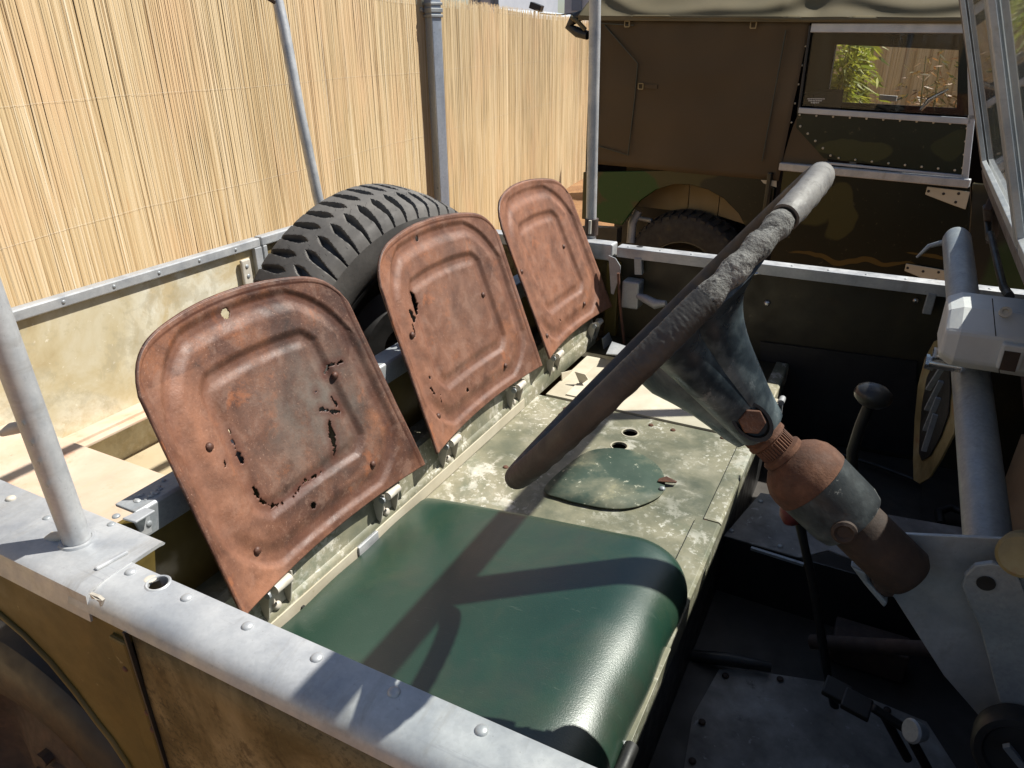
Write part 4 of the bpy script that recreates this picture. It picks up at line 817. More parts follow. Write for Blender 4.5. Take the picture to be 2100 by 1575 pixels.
    # hinge brackets
    for (u,v) in brackets:
        c=P(u,v,0,-0.650); y=c.y; z=c.z
        zt=-0.158; m=MB(); wd=0.024
        # back plate on the rail
        slab(m,[V((-0.6430,y-wd*.8,z-0.022)),V((-0.6430,y+wd*.8,z-0.022)),V((-0.6465,y+wd*.75,z+0.012)),V((-0.6495,y+wd*.3,z+0.028)),V((-0.6495,y-wd*.3,z+0.028)),V((-0.6465,y-wd*.75,z+0.012))],(1,0,0.1),0.003)
        for sgn in(-1,1):
            slab(m,[V((-0.6415,y+sgn*wd*.8,z-0.020)),V((-0.6345,y+sgn*wd*.8,z-0.004)),V((-0.6245,y+sgn*wd*.8,z+0.040)),V((-0.6235,y+sgn*wd*.8,z+0.050)),V((-0.6395,y+sgn*wd*.8,z+0.046)),V((-0.6495,y+sgn*wd*.8,z+0.02))],(0,sgn,0),0.0025)
        br=build('hinge_bracket',m,galv_old if False else brassy,o,bevel=0.0006)
        m=MB(); dome(m,V((-0.6390,y,z)),(1,0,0.1),0.0065,0.004,12); build('bolt',m,brassy,o,smooth=50)
        m=MB(); tube(m,[V((-0.6235,y-wd*.55,z+0.043)),V((-0.6235,y+wd*.62,z+0.043))],0.0072,12); build('hinge_sleeve',m,brassy,o,smooth=50)
        m=MB(); tube(m,[V((-0.6275,y-wd*1.0,z+0.040)),V((-0.6275,y-wd*.86,z+0.040))],0.006,10); build('hinge_pin',m,galv_old,o,smooth=50)
    return o
def g1(y,s): return 0.95*math.exp(-(((y-0.70)/0.10)**2+((s-0.175)/0.09)**2))
def o1(y,s,d): return 0.75*math.exp(-(((y-0.50)/0.05)**2))*(1 if s<0.3 else 0.5)+0.25*math.exp(-(s/0.03)**2)
backrest('large rusty seat back nearest the viewer, greyish middle with a long crack and rust holes',(0.450,0.848),(0.454,0.818),
  [[(478,880,.0003),(490,912,.0012),(500,935,.003),(507,950,.001)],[(528,1000,.0008),(545,1028,.0022),(568,1037,.0018),(600,1030,.0003)],[(612,1020,.0003),(640,985,.0008),(672,968,.0008)],
   [(678,748,.0008),(700,742,.0008)],[(668,838,.0022),(688,845,.002),(705,842,.002)],[(683,862,.0015),(690,890,.0045),(694,915,.0028),(697,935,.0008)],[(690,815,.0015),(700,830,.002)],[(462,935,.0008),(464,955,.0008)],[(656,802,.0009)],[(692,770,.0008)],[(677,750,.001),(674,770,.0008)]],
  [(477,639,.0068),(652,1036,.005)],[(430,916),(531,1130),(768,952),(690,768)],g1,o1,[(557,1236),(782,1046)])
def g2(y,s): return 0.35*math.exp(-(((y-1.12)/0.10)**2+((s-0.2)/0.10)**2))
def o2(y,s,d): return 0.35+0.3*math.exp(-(((y-0.93)/0.05)**2))
backrest('middle rusty seat back with a jagged black hole on its left and screws down the right',(0.889,1.307),(0.903,1.303),
  [[(852,600,.004),(858,620,.0068),(862,640,.0045)],[(842,640,.0035),(850,655,.005)],[(845,665,.0008),(850,690,.0008)],[(880,775,.0008)],[(882,798,.0022),(890,808,.0012)],[(904,810,.0008),(906,826,.0008)]],
  [(867,486,.005),(966,799,.0042)],[(996,603),(1040,749),(900,852),(844,686)],g2,o2,[(909,938),(1045,823)])
backrest('pale rusty seat back furthest from the viewer, unbroken',(1.350,1.744),(1.328,1.694),[],[(1155,656,.003)],[(1162,505),(1203,622),(1117,688),(1069,556)],lambda y,s:0.15*math.exp(-((s-.1)/.1)**2)*(1 if y>1.6 else .3),lambda y,s,d:0.62,[(1125,757),(1208,690)],0.0030,toph=0.380)
# ---- hood sticks
def pole(path,r,nm='hood_stick'):
    m=MB(); tube(m,path,r,24); return build(nm,m,galv,ov,smooth=60)
HZ=0.855
hs=pole([V((-0.706,0.341,-0.02)),V((-0.7335,0.339,0.5)),V((-0.748,0.343,HZ-0.08)),V((-0.751,0.37,HZ-0.02)),V((-0.752,0.43,HZ)),V((-0.745,1.07,HZ)),V((-0.735,1.71,HZ)),V((-0.720,1.79,HZ-0.03)),V((-0.722,1.808,HZ-0.10)),V((-0.715,1.811,0.5)),V((-0.705,1.814,-0.02))],0.0140)
for (u,v,sg) in ((118,1098,1),(22,869,1)):
    p=P(u,v,1,0.334); m=MB(); a=V((-0.720-0.053*p.z,0.337,p.z)); tube(m,[a,a+V((-0.016,-0.004,-0.004)),a+V((-0.028,-0.010,-0.010))],[0.0055,0.0065,0.0035],10); build('pole_clamp_bolt',m,brassy,hs,smooth=50)
m=MB()
for (u,v) in ((66,878),(90,922),(108,962),(125,1010)):
    q=PP(u,v,(-0.707,0.341-0.0155,0),(0,1,0)); lathe(m,V((-0.707-0.053*q.z+0.3*(q.x+0.707+0.053*q.z),0.3266,q.z)),(0,-1,0),[(0,0.0026),(0.0003,0.0020)],7)
build('pole_scuff',m,galv_old,hs,kind='stuff')
m=MB(); tube(m,[V((-0.705,1.814,0.012)),V((-0.705,1.814,0.055))],0.0185,18); build('pole_collar',m,dark_rust,hs,smooth=50)
m=MB(); tube(m,[V((-0.70,1.79,0.055)),V((-0.70,1.79,0.02))],0.0045,8); build('collar_clip',m,brassy,hs)
rear_top=P(568,0,0,-1.60)
pole([P(664,455,0,-1.51),P(652,405,0,-1.515),P(617,240,0,-1.545),P(596,130,0,-1.565),P(582,55,0,-1.585),P(569,0,0,-1.60),P(540,-120,0,-1.63)],0.0152)
m=MB(); p=P(560,5,0,-1.60); tube(m,[p+V((0,.01,0)),p+V((0,-.015,0.01))],0.007,8); build('pole_clamp_bolt',m,dark_rust,ov)
# ---- interior floor, tunnel, firewall
m=MB(); box(m,(-0.16,0.30,-0.458),(0.62,1.79,-0.45)); build('cab_floor',m,floor_dark,ov)
fp=[P(u,v,2,-0.4475) for u,v in ((1475,1372),(1560,1378),(1705,1400),(1900,1480),(1990,1620),(1395,1620),(1420,1470))]
m=MB(); slab(m,fp,(0,0,-1),0.0025); build('floor_plate',m,floor_grey,ov)
m=MB(); slab(m,[P(u,v,2,-0.447) for u,v in ((1760,930),(1895,945),(1885,1080),(1770,1060))],(0,0,-1),0.0025); build('floor_mat_panel',m,floor_dark,ov)
tz=-0.325; a=P(1484,1100,2,tz); b=P(1690,1155,2,tz); c1=P(1562,1012,2,tz)
m=MB(); slab(m,[P(1484,1098,2,tz),P(1640,1143,2,tz),P(1700,1128,2,tz),P(1742,1190,2,tz)+V((0.2,0.02,0)),P(1742,1080,2,tz)+V((.25,.1,0)),P(1560,1010,2,tz)],(0,0,-1),0.003)
tn=build('gearbox_cover',m,floor_grey,ov,bevel=0.001)
m=MB(); slab(m,[P(1484,1101,2,tz-0.003),P(1700,1165,2,tz-0.003)+V((.3,0,0)),P(1700,1165,2,tz-0.003)+V((.3,0,-0.13)),P(1484,1101,2,tz-0.003)+V((0,0,-0.13))],(0,1,0),0.003); build('gearbox_cover_side',m,black,ov)
m=MB(); a=P(1540,1124,2,tz-0.006);b=P(1648,1158,2,tz-0.006); bar(m,a,b,0.006,0.005); build('cover_edge_strip',m,galv_old,ov)
m=MB(); box(m,(0.56,0.36,-0.45),(0.57,1.78,0.20)); build('firewall',m,black,ov)
m=MB(); slab(m,[V((0.30,0.38,0.02)),V((0.30,1.76,0.02)),V((0.57,1.76,0.20)),V((0.57,0.38,0.20))],(0.4,0,-1),0.004); build('dash_shelf',m,black,ov)
m=MB(); box(m,(0.40,0.275,-0.45),(0.95,0.29,0.05)); build('front_scuttle_side',m,side_olive,ov)
# levers
m=MB(); k0=V((0.029,1.07,0.014)); ax=V((0.15,0.1,1)).normalized()
lathe(m,k0-ax*0.016,ax,[(0,0.008),(0.003,0.016),(0.010,0.024),(0.018,0.0265),(0.026,0.024),(0.032,0.016),(0.035,0.006),(0.0355,0)],28); kn=build('gear_knob',m,knobm,ov,smooth=60)
m=MB(); tube(m,[k0-ax*0.014,P(1765,872,1,1.07),P(1748,925,1,1.07),P(1748,965,1,1.07),P(1762,1000,1,1.07),P(1790,1045,1,1.07),P(1812,1078,1,1.07),P(1830,1120,1,1.07)],0.0082,12); build('gear_lever',m,black,ov,smooth=60)
k1=P(1628,1055,1,0.93); m=MB(); lathe(m,k1-V((0.0,0,.016)),(-0.25,0,1),[(0,0.006),(0.004,0.012),(0.016,0.0155),(0.026,0.014),(0.033,0.007),(0.034,0)],20); build('lever_knob',m,redm,ov,smooth=60)
m=MB(); tube(m,[P(1640,1072,1,0.93),P(1650,1120,1,0.93),P(1668,1200,1,0.93),P(1700,1400,1,0.93),P(1712,1450,1,0.93)],[0.007,0.006,0.0065,0.0065,0.0065],10); build('transfer_lever',m,black,ov,smooth=60)
m=MB(); tube(m,[P(1395,1342,1,0.93),P(1490,1352,1,0.93),P(1580,1368,1,0.95)],[0.010,0.011,0.008],10); build('handbrake_lever',m,black,ov,smooth=60)
for u,v,yy in ((1712,1405,0.78),(1752,1432,0.74)):
    p=P(u,v,1,yy); m=MB(); slab(m,[p+V((-.014,-.016,0)),p+V((.018,-.020,-.004)),p+V((.022,.012,-.004)),p+V((-.010,.016,0))],(0,0,-1),0.008); tube(m,[p+V((0.02,0,-.004)),p+V((.06,0,-0.02)),p+V((.10,0,-0.08))],0.006,8); build('foot_pedal',m,black,ov,bevel=0.002)
m=MB(); p=P(1876,1500,1,0.62); lathe(m,p,(-0.7,-0.5,0.3),[(-0.01,0.008),(0.004,0.012),(0.006,0.010),(0.006,0)],16); build('round_button',m,galv_old,ov,smooth=40)
m=MB(); p=P(1812,945,1,1.76); tube(m,[p,p-V((0,0,.02))],0.004,8); build('bright_screw',m,chrome,ov)
rivet_set(ov,[P(u,v,2,-0.4445) for u,v in ((1488,1385),(1440,1480),(1420,1560),(1600,1392),(1700,1412),(1820,1455))],(0,0,1),0.0055,0.0025,dark_rust,'floor_screw')
rivet_set(ov,[P(u,v,2,tz+0.001) for u,v in ((1500,1088),(1560,1028),(1600,1120),(1680,1085))],(0,0,1),0.005,0.0025,galv_old,'cover_screw')
m=MB(); tube(m,[P(1640,905,2,-0.43),P(1720,930,2,-0.425),P(1800,955,2,-0.43),P(1880,985,2,-0.43)],0.005,8); build('floor_cable',m,black,ov,smooth=60)
m=MB(); tube(m,[P(1930,1075,2,-0.43),P(1925,1050,2,-0.425),P(1950,1040,2,-0.42),P(1980,1052,2,-0.42),P(2000,1075,2,-0.41)],0.009,10); build('curled_hose',m,black,ov,smooth=60)
m=MB(); tube(m,[V((0.02,1.0,-0.40)),V((0.20,0.96,-0.30)),V((0.40,0.93,-0.10))],0.012,10); build('brake_linkage',m,dark_rust,ov,smooth=60)
m=MB(); box(m,(0.05,1.02,-0.445),(0.16,1.07,-0.39)); build('floor_bracket',m,dark_rust,ov,bevel=0.003)
#STEER
# ---- steering wheel and column
nS=V((.788,.010,-.616)).normalized(); C0=V((-0.1725,0.629,0.231)); SCALE=(C0,0.91); e1=V((0,1,0)).cross(nS).normalized(); e2=nS.cross(e1)
RS=0.210
def rimpt(th): return C0+(e1*math.cos(th)+e2*math.sin(th))*RS
def rim_seg(name,t0,t1,rf,material,n=200,seg=26,lump=0.0,parent=None,off=0.0):
    m=MB(); v=[]
    for i in range(n+1):
        th=t0+(t1-t0)*i/n; c=rimpt(th); rad=(e1*math.cos(th)+e2*math.sin(th)); r=rf(th,i/n)
        for j in range(seg):
            a=2*math.pi*j/seg
            rr=r*(1+lump*(vnoise(th*40,a*3)-0.5)*2+lump*1.2*(vnoise(th*130+5,a*9)-0.5)*2)
            if off==0.0 and abs(math.sin(th*14))>0 : rr*=1+0.09*max(0,math.cos(a-2.6))*math.cos(th*52)
            v.append(c+rad*math.cos(a)*rr+nS*math.sin(a)*rr)
    f=[(i*seg+j,i*seg+(j+1)%seg,(i+1)*seg+(j+1)%seg,(i+1)*seg+j) for i in range(n) for j in range(seg)]
    f+=[tuple(range(seg))[::-1],tuple(range(n*seg,(n+1)*seg))]
    m.add(v,f); return build(name,m,material,parent,smooth=60)
D=R_
# angles: 270 deg = nearest point to the viewer's side, 90 = far side, 180 = upper end in the picture, 0 = lower
sw=rim_seg('steering_wheel',D(-105),D(170),lambda t,q:0.0118,bakelite,260,parent=ov)
rim_seg('crumbling_rim_section',D(206.5),D(236),lambda t,q:0.0100+0.0010*math.sin(t*47),rim_grey,220,36,0.028,parent=sw,off=1.0)
rim_seg('worn_rim_section',D(233),D(257),lambda t,q:0.0118,rim_grey if False else bakelite,160,32,0.018,parent=sw,off=1.0)
rim_seg('bleached_rim_section',D(171),D(205.5),lambda t,q:0.0118,rim_pale,60,28,0.015,parent=sw)
th_=D(205.6); m=MB(); lathe(m,rimpt(th_),(e1*-math.sin(th_)+e2*math.cos(th_)),[(0,0.0098),(0.0006,0.0098),(0.0008,0)],20); build('shell_hollow',m,black,sw)
rim_seg('rim_core',D(160),D(262),lambda t,q:0.0085,dark_rust,60,14,0.0,parent=sw,off=1.0)
# spider: three arms flaring from the hub to the rim
def arm(th,w_rim,w_hub,material):
    m=MB(); rad=(e1*math.cos(th)+e2*math.sin(th)); tan=(-e1*math.sin(th)+e2*math.cos(th)); rings=[];n=22;seg=20
    for i in range(n+1):
        q=i/n
        depth=0.120*(1-q)**3.4+0.010*(1-q)+0.004; rr=0.014+(RS-0.016)*q**0.80
        if q<0.15: rr=0.014+(RS-0.016)*0.15**0.80*(q/0.15)
        wd=w_hub+(w_rim-w_hub)*(q**1.6); th_=0.016*(1-q)+0.0085
        c=C0+rad*rr+nS*depth
        dr=V(rad*1.0).normalized(); slope=(rad*(RS/n)-nS*(0.120/n)*3.4*(1-q)**2.4).normalized(); up=slope.cross(tan).normalized()
        for j in range(seg):
            a=2*math.pi*j/seg; cx_=math.copysign(abs(math.cos(a))**0.8,math.cos(a)); 
            p=c+tan*cx_*wd/2+up*math.sin(a)*th_
            ang=cx_*wd/2/RS
            p+=-rad*(RS*(1-math.cos(ang)))*q**2
            rings.append(p)
    f=[(i*seg+j,i*seg+(j+1)%seg,(i+1)*seg+(j+1)%seg,(i+1)*seg+j) for i in range(n) for j in range(seg)]
    m.add(rings,f+[tuple(range(seg)),tuple(range(n*seg,(n+1)*seg))[::-1]]); return build('wheel_arm',m,material,sw,smooth=60)
arm(D(224),0.082,0.050,alum_blue); arm(D(243),0.050,0.044,alum_blue)
m=MB(); lathe(m,C0,nS,[(0.015,0.0),(0.016,0.050),(0.040,0.049),(0.062,0.042),(0.085,0.036),(0.105,0.033),(0.125,0.031),(0.140,0.0275),(0.1405,0.018)],40); hb_=build('wheel_hub',m,alum_blue,sw,smooth=50)
bpy.context.view_layer.update(); best=None
for o_ in list(sw.children)+[hb_]:
    if not (o_.name.startswith('wheel_arm') or o_.name.startswith('wheel_hub')): continue
    off_=wloc(o_); bv_=BVHTree.FromPolygons([v.co+off_ for v in o_.data.vertices],[tuple(p.vertices) for p in o_.data.polygons])
    h_=bv_.ray_cast(V(CAM),V(ray(1540,862)))
    if h_[0] is not None and (best is None or h_[3]<best[1]): best=(h_[0],h_[3])
hit=best[0] if best else C0+nS*0.11
SCALE=None
out_d=(V(CAM)-hit); out_d=(out_d-nS*out_d.dot(nS)).normalized(); axp=hit-out_d*0.030
sq=out_d.cross(nS)
m=MB(); v=[];K=24
for z_,sc in ((0.020,1.0),(0.036,1.0),(0.036,0.82),(0.031,0.76)):
    for j in range(K):
        a=2*math.pi*j/K; v.append(axp+out_d*z_+nS*math.cos(a)*0.021*sc+sq*math.sin(a)*0.0145*sc)
m.add(v,[(i*K+j,i*K+(j+1)%K,(i+1)*K+(j+1)%K,(i+1)*K+j) for i in range(3) for j in range(K)]+[tuple(range(3*K,4*K))]); build('bolt_recess',m,black,hb_,smooth=40)
m=MB(); hexnut(m,axp+out_d*0.030,out_d,0.0115,0.010); build('clamp_nut',m,rust,hb_,bevel=0.001)
# column
SCALE=(C0,0.91)
m=MB(); pr=[(0.134,0.0)]+[(0.134,0.0195),(0.150,0.0195),(0.152,0.0215),(0.156,0.0215),(0.158,0.018),(0.172,0.018),(0.174,0.0225),(0.179,0.0225),(0.182,0.019)]
lathe(m,C0,nS,pr,36); cs=build('column_spline',m,rust,ov,smooth=35)
m=MB(); x,y=frame_of(nS)
for k in range(36):
    a=2*math.pi*k/36; q=C0+(x*math.cos(a)+y*math.sin(a))*0.0195; bar(m,q+nS*0.1365,q+nS*0.149,0.0016,0.0016,x); q=C0+(x*math.cos(a)+y*math.sin(a))*0.0183; bar(m,q+nS*0.1585,q+nS*0.1715,0.0016,0.0016,x)
build('splines',m,rust,cs,kind='stuff')
m=MB(); lathe(m,C0,nS,[(0.176,0.0),(0.177,0.017),(0.183,0.0265),(0.190,0.034),(0.199,0.039),(0.208,0.0405),(0.218,0.0405)],44); build('column_bell',m,rust,ov,smooth=50)
m=MB(); lathe(m,C0,nS,[(0.2185,0.0398),(0.262,0.0385),(0.272,0.036),(0.274,0.031),(0.274,0)],44,False); cbd=build('column_body',m,alum_dark,ov,smooth=50)
q=C0+nS*0.262+(V(CAM)-(C0+nS*0.262)).normalized()*0.0; od=(V(CAM)-q); od=(od-nS*od.dot(nS)).normalized(); od=(od+nS.cross(od)*0.35).normalized()
m=MB(); lathe(m,q,od,[(0.030,0.012),(0.0415,0.012),(0.043,0.009),(0.040,0.006)],20); build('grease_plug',m,dark_rust,cbd,smooth=40)
m=MB(); lathe(m,C0,nS,[(0.270,0.0),(0.2705,0.0285),(0.345,0.0285),(0.352,0.024),(0.352,0)],36); build('column_tube',m,dark_rust,ov,smooth=50)
# gusset plate carrying the column, dash tube
SCALE=None
YG=0.655
gp=[(1800,1098),(1822,1094),(2000,1102),(2110,1108),(2160,1300),(2150,1480),(2060,1490),(2035,1500),(1935,1385),(1833,1225),(1812,1215),(1790,1190)]
m=MB(); slab(m,[P(u,v,1,YG) for u,v in gp],(0,1,0),0.004); gu=build('column_bracket_plate',m,galv,ov,bevel=0.0008)
m=MB(); slab(m,[P(u,v,1,YG-0.004) for u,v in ((1745,1146),(1778,1160),(1782,1178),(1822,1222),(1814,1232),(1775,1186))],(0,-1,0),0.012); build('bracket_clamp_lip',m,galv_old,gu,bevel=0.002)
m=MB(); p=P(1812,1190,1,YG-0.002); lathe(m,p,(0,-1,0),[(0,0.013),(0.010,0.013),(0.013,0.006),(0.013,0)],8); build('clamp_bolt',m,dark_rust,gu)
T0=V((0.160,0.762,-0.010)); T1=V((0.110,1.60,0.165))
far_end=P(1962,492,1,1.40); near_end=P(2032,1165,1,0.685)
m=MB(); dirt=(far_end-near_end).normalized()
tube(m,[near_end-dirt*0.01,far_end,far_end+dirt*0.012,far_end+dirt*0.018],[0.0212,0.0212,0.018,0.009],36); dt=build('dash_tube',m,galv_old,ov,smooth=50)
m=MB(); tb_=[P(u,v,1,YG-0.028) for u,v in ((1972,1205),(1978,1180),(2000,1160),(2035,1155),(2070,1165),(2092,1190),(2130,1290),(2140,1460),(2075,1465),(2050,1440),(2010,1290))]
slab(m,tb_,(0,1,0),0.006); ft=build('tube_end_tab',m,galv_old,ov,bevel=0.0015)
m=MB(); p=P(2022,1196,1,YG-0.029); lathe(m,p,(0,-1,0),[(0,0.0072),(0.001,0.0072),(0.001,0)],20); build('bolt_hole',m,black,ft)
m=MB(); p=P(2088,1545,1,YG-0.06); lathe(m,p,(-0.2,-1,0.3),[(-0.02,0.036),(0.004,0.036),(0.008,0.033),(0.008,0.027),(0.004,0.025),(0.004,0)],36); dl=build('round_dash_fitting',m,black,ov,smooth=40)
m=MB(); bar(m,p+V((-.012,-.006,.010)),p+V((.010,-.006,-.012)),0.005,0.006); build('fitting_lever',m,galv_old,dl)
m=MB(); p=P(2098,1135,1,0.64); lathe(m,p,(-0.3,-1,0.4),[(-0.01,0.019),(0.012,0.019),(0.015,0.016),(0.015,0)],28); build('amber_lens',m,amber,ov,smooth=40)
m=MB(); tube(m,[P(1880,528,1,1.4),P(1905,505,1,1.4),P(1945,494,1,1.4)],[0.002,0.004,0.005],8); build('tube_wire',m,galv_old,ov,smooth=60)
# oval louvred cover behind the tube
oc=[(1915,700),(1938,690),(1955,705),(1965,760),(1966,830),(1955,890),(1930,940),(1905,980),(1885,992),(1873,985),(1872,940),(1875,860),(1882,790),(1896,735)]
ip=[(1918,740),(1938,728),(1948,745),(1950,800),(1946,850),(1930,895),(1908,935),(1892,945),(1886,930),(1888,880),(1892,830),(1902,775)]
XO=0.17
outer=[PP(u,v,(XO,1.35,-0.1),(0.97,0.26,0)) for u,v in oc]
m=MB(); slab(m,outer,(1,0.2,0),0.004); oo=build('oval_cover',m,amber,ov,bevel=0.001)
m=MB(); inn=[PP(u,v,(XO-0.002,1.35,-0.1),(0.97,0.26,0)) for u,v in ip]; slab(m,inn,(-1,-0.2,0),0.0015); build('cover_recess',m,black,oo)
for k in range(5):
    a=PP(1896+k*3,925-k*42,(XO-0.006,1.35,-0.1),(0.97,0.26,0)); b=PP(1920+k*6,850-k*34,(XO-0.006,1.35,-0.1),(0.97,0.26,0)); m=MB(); bar(m,a,b,0.006,0.012,(1,0,0)); build('louvre',m,galv_old,oo,bevel=0.001)
m=MB(); slab(m,[PP(u,v,(0.30,1.1,0),(1,0.1,0)) for u,v in ((2105,905),(2120,1090),(2058,1090),(2050,1010),(2095,890))],(1,0,0),0.004); build('tan_dash_board',m,tan_board,ov)
m=MB(); slab(m,[PP(u,v,(0.31,1.1,0),(1,0.1,0)) for u,v in ((2090,740),(2160,740),(2160,1110),(2085,1110),(2105,905))],(1,0,0),0.004); build('dark_dash_board',m,rust,ov)
# ---- windscreen
yw0,yw1=0.34,1.79
def WS(y,s,off=0): # s along the raked frame from bottom
    b=V((0.163,0,0.235)); t=V((-0.335,0,0.942)); n=V((0.942,0,0.335)); p=b+t*s+n*off; p.y=y; return p
HW=0.445
def wsbar(y0,s0,y1,s1,w_,mtl=galv_old,d=0.022,nm='windscreen_frame'):
    m=MB(); a=WS(y0,s0);b=WS(y1,s1); bar(m,a,b,d,w_,V((0.942,0,0.335)).cross(b-a)); return build(nm,m,mtl,ov,bevel=0.003)
wsm=mat('worn_windscreen_frame_paint',[(0.3,(0.075,0.06,0.052)),(0.6,(0.13,0.115,0.11)),(0.8,(0.20,0.19,0.19))],scale=14,rough=0.55,bump=0.15)
wsbar(yw0,-0.005,yw1,-0.005,0.03,wsm); wsbar(yw0,HW,yw1,HW,0.032,galv)
wsbar(yw1-0.012,0.013,yw1-0.012,HW-0.02,0.026,wsm); wsbar(yw0+0.012,0.013,yw0+0.012,HW-0.02,0.026,galv)
wsbar(1.08,0.013,1.08,HW-0.02,0.030,galv_old)
for a,b in ((1.10,1.765),(0.37,1.06)):
    m=MB()
    for p,q in (((a,0.02),(b,0.02)),((b,0.02),(b,HW-0.025)),((b,HW-0.025),(a,HW-0.025)),((a,HW-0.025),(a,0.02))):
        bar(m,WS(p[0],p[1],-0.006),WS(q[0],q[1],-0.006),0.008,0.022,V((0.942,0,0.335)).cross(WS(q[0],q[1])-WS(p[0],p[1])))
    build('glazing_frame',m,galv,ov,bevel=0.001)
    m=MB(); slab(m,[WS(a,0.02,0),WS(b,0.02,0),WS(b,HW-0.02,0),WS(a,HW-0.02,0)],(0.942,0,0.335),0.004); build('windscreen_pane',m,ws_glass,ov)
# scuttle below the windscreen
m=MB(); slab(m,[V((0.172,0.34,0.222)),V((0.172,1.79,0.222)),V((0.22,1.79,0.14)),V((0.22,0.34,0.14))],(1,0,0.3),0.006); build('scuttle_panel',m,galv_old,ov)
m=MB(); box(m,(0.175,0.30,0.216),(0.95,1.80,0.222)); build('scuttle_top',m,camo,ov)
m=MB(); box(m,(0.42,1.802,0.10),(1.5,2.0,0.222)); build('front_wing',m,camo,ov,bevel=0.02)  # out-of-view wing block, added to keep the sun off the footwell hose
m=MB(); tube(m,[WS(1.70,-0.05,-0.015),WS(1.60,-0.09,-0.02),WS(1.50,-0.06,-0.02),WS(1.3,-0.10,-0.02),WS(1.15,-0.07,-0.02)],0.006,8); build('wiring_loom',m,black,ov,smooth=60)
m=MB(); bar(m,WS(1.72,-0.12,-0.01),WS(1.62,-0.03,-0.01),0.015,0.03); build('screen_hinge',m,dark_rust,ov,bevel=0.003)
# wiper motor: chamfered pale box with bolts
YM=0.97
yf=YM-0.035
zt=P(2040,611,1,YM+0.05).z; zm=P(2040,690,1,yf).z; zl=P(2040,752,1,yf).z; zb=P(2040,769,1,yf).z-0.002
xl=P(1936,690,1,yf).x; xc=P(1968,690,1,yf).x
pf=[(YM+.06,zt+.001),(YM-.004,zt),(yf,zm),(yf-.002,zl),(yf+.012,zb),(YM+.06,zb)]
zc=(zt+zb)/2
m=MB(); rings=[]
for x,ky,kz in ((xl,0.62,0.78),(xc,1,1),(xc+0.055,1,1),(0.42,1,1)):
    rings+=[(x,YM+.06-(YM+.06-y)*(0.8+0.2*ky if ky<1 else 1),zc+(z-zc)*kz) for y,z in pf]
kk=6
m.add(rings,[tuple(range(kk))]+[(i*kk+j,i*kk+(j+1)%kk,(i+1)*kk+(j+1)%kk,(i+1)*kk+j)[::-1] for i in range(3) for j in range(kk)]+[tuple(range(3*kk,4*kk))[::-1]])
wm=build('wiper_motor',m,white_case,ov,bevel=0.004)
m=MB(); p=P(2062,640,1,YM-0.014); lathe(m,p,(0,-0.85,0.5),[(-0.004,0.0062),(0.0015,0.0062),(0.0015,0.0035),(0.0,0.003)],18); build('motor_screw',m,brassy,wm)
m=MB(); a=P(2056,700,1,YM-0.036); b=P(2088,757,1,YM-0.036); box(m,(a.x,YM-0.046,b.z),(b.x,YM-0.02,a.z)); mt=build('motor_terminal',m,white_case,wm,bevel=0.002)
m=MB(); box(m,(a.x+0.003,YM-0.0475,b.z+0.0),(b.x-0.004,YM-0.046,a.z-0.007)); build('terminal_recess',m,dark_rust,mt)
m=MB(); bar(m,P(2035,612,1,YM-0.03)+V((0,0.0,0)),P(2050,770,1,YM-0.0365),0.0010,0.0010,(0,1,0)); build('casing_seam',m,black,wm)
for u,v in ((1905,742),(1920,728)):
    p=P(u,v,1,YM+0.01); m=MB(); tube(m,[p,p+V((0.035,0,0))],0.0075,14); tube(m,[p+V((-.004,0,0)),p],0.0095,6); build('motor_stud',m,chrome,wm,smooth=40)
#CUSHION
# ================================================================== loose things
m=MB(); NX,NY=64,50; gv=[]; y0c,y1c=0.358,0.872
def cush(a,b):
    # a 0..1 back->front, b 0..1 near->far ; returns top surface point
    ang=a; 
    L=0.478
    if a<0.66:
        x=-0.628+(L-0.083)*a/0.66; z=-0.236+0.056*(a/0.66)**0.8
    else:
        t=(a-0.66)/0.34*R_(98); x0=-0.628+L-0.083; z0=-0.180; r1,r2=0.082,0.060
        x=x0+r1*math.sin(t)**0.92; z=z0-r2*(1-math.cos(t))**1.0*0.96
    y=y0c+(y1c-y0c)*b
    e=min(b,1-b)*(y1c-y0c); ed=max(0,1-e/0.03); z-=0.020*ed**2.5*(0.35+a) if a<0.9 else 0.0
    z+=0.003*math.sin(b*math.pi)*math.sin(a*2.6)
    # rounded front corners in plan
    fr=max(0,(a-0.55)/0.45); cr=max(0,1-e/0.06); x-=0.035*fr*cr**2
    x+= 0.0012*math.sin(b*21+a*9)
    return V((x,y,z))
for j in range(NY+1):
    for i in range(NX+1): gv.append(cush(i/NX,j/NY))
f=[(j*(NX+1)+i,j*(NX+1)+i+1,(j+1)*(NX+1)+i+1,(j+1)*(NX+1)+i) for j in range(NY) for i in range(NX)]
per=[i for i in range(NX+1)]+[j*(NX+1)+NX for j in range(1,NY+1)]+[NY*(NX+1)+i for i in range(NX-1,-1,-1)]+[j*(NX+1) for j in range(NY-1,0,-1)]
k=len(gv); bot=[V((gv[i].x+0.0,gv[i].y,-0.2435)) for i in per]; gv+=bot; n_=len(per)
f+=[(per[(i+1)%n_],per[i],k+i,k+(i+1)%n_) for i in range(n_)]+[tuple(range(k,k+n_))]
m.add(gv,f); cu=build('seat_cushion',m,vinyl,smooth=50); tag(cu,'dark green vinyl seat cushion lying on the seat box below the nearest backrest','cushion')
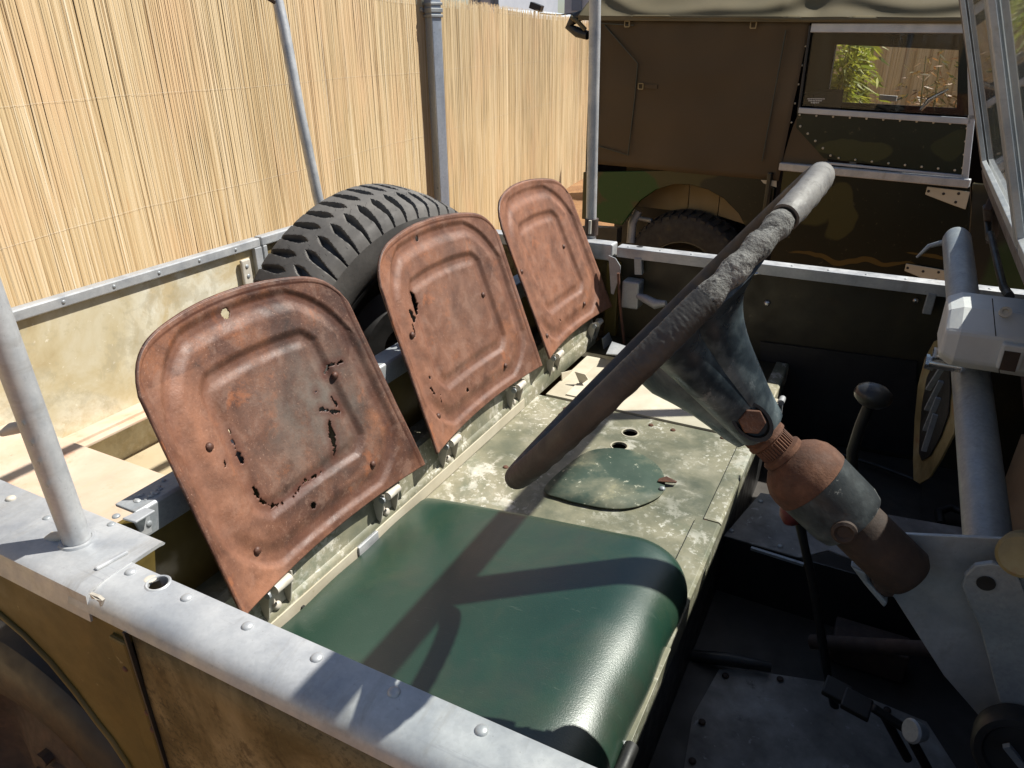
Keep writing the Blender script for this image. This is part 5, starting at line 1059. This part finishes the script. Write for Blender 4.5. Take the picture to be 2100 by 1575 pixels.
# spare wheel
sp=thing('spare_wheel','chunky bar tread spare wheel standing in the tub behind the seats','spare wheel',(-0.99,1.222,-0.43))
yaw,pit,Rt,wt=-.149,-.205,.327,.177; c_=V((-.99,1.222,-.114)); ax=V((math.cos(pit)*math.cos(yaw),math.cos(pit)*math.sin(yaw),math.sin(pit))); xx,yy=frame_of(ax)
NT,NWd=1140,44; Nl=57; gv=[]
for i in range(NT):
    th=2*math.pi*i/NT
    for j in range(NWd+1):
        q=2*j/NWd-1; aq=abs(q); r=Rt-0.010*aq**2.5-0.016*max(0,(aq-0.80)/0.20)**1.6
        t=(aq-0.06)/0.90
        ph=(th/(2*math.pi)*Nl+(0.5 if q<0 else 0)-0.55*aq)%1.0; ph=abs(ph-0.5)
        if 0<t<1: hwid=0.235*min(1,t/0.20)*(1-max(0,(t-0.35)/0.75))**0.7
        elif t>=1: hwid=0.06
        else: hwid=0
        dpt=0.0155*min(1,max(0,(hwid-ph)/0.07))
        if aq<0.012: dpt+=-0.001
        gv.append(c_+ax*(q*wt/2)+(xx*math.cos(th)+yy*math.sin(th))*(r-dpt))
f=[(i*(NWd+1)+j,((i+1)%NT)*(NWd+1)+j,((i+1)%NT)*(NWd+1)+j+1,i*(NWd+1)+j+1) for i in range(NT) for j in range(NWd)]
m=MB(); m.add(gv,f); tt=build('tyre_tread',m,rubber,sp,smooth=38)
m=MB(); 
for s in(-1,1): lathe(m,c_,ax*s,[(wt/2,Rt-0.026),(wt/2+0.003,Rt-0.045),(wt/2+0.004,Rt-0.07),(wt/2,Rt-0.095),(wt/2-0.012,Rt-0.115),(wt/2-0.02,0.205)],110,False)
build('tyre_sidewall',m,rubber,sp,smooth=60)
m=MB()
for k in range(400):
    th=random.uniform(0,6.28); q=random.uniform(-1,1); rd=xx*math.cos(th)+yy*math.sin(th); r=Rt-0.010*abs(q)**2.5; p=c_+ax*q*wt/2*0.95+rd*(r-0.001); d=(rd+ax*random.gauss(0,.3)).normalized()*random.uniform(.006,.012)
    s=ax.cross(d).normalized()*0.0005; m.add([p-s,p+s,p+d],[(0,1,2)])
build('moulding_hairs',m,black,sp,kind='stuff')
m=MB(); lathe(m,c_,ax,[(wt/2-0.02,0.214),(wt/2-0.008,0.212),(wt/2-0.012,0.200),(wt/2-0.05,0.185),(wt/2-0.06,0.12),(wt/2-0.03,0.09),(wt/2-0.03,0.03),(-wt/2,0.03)],64,False); build('rim',m,black,sp,smooth=40)
# render settings
scene.render.engine='CYCLES'
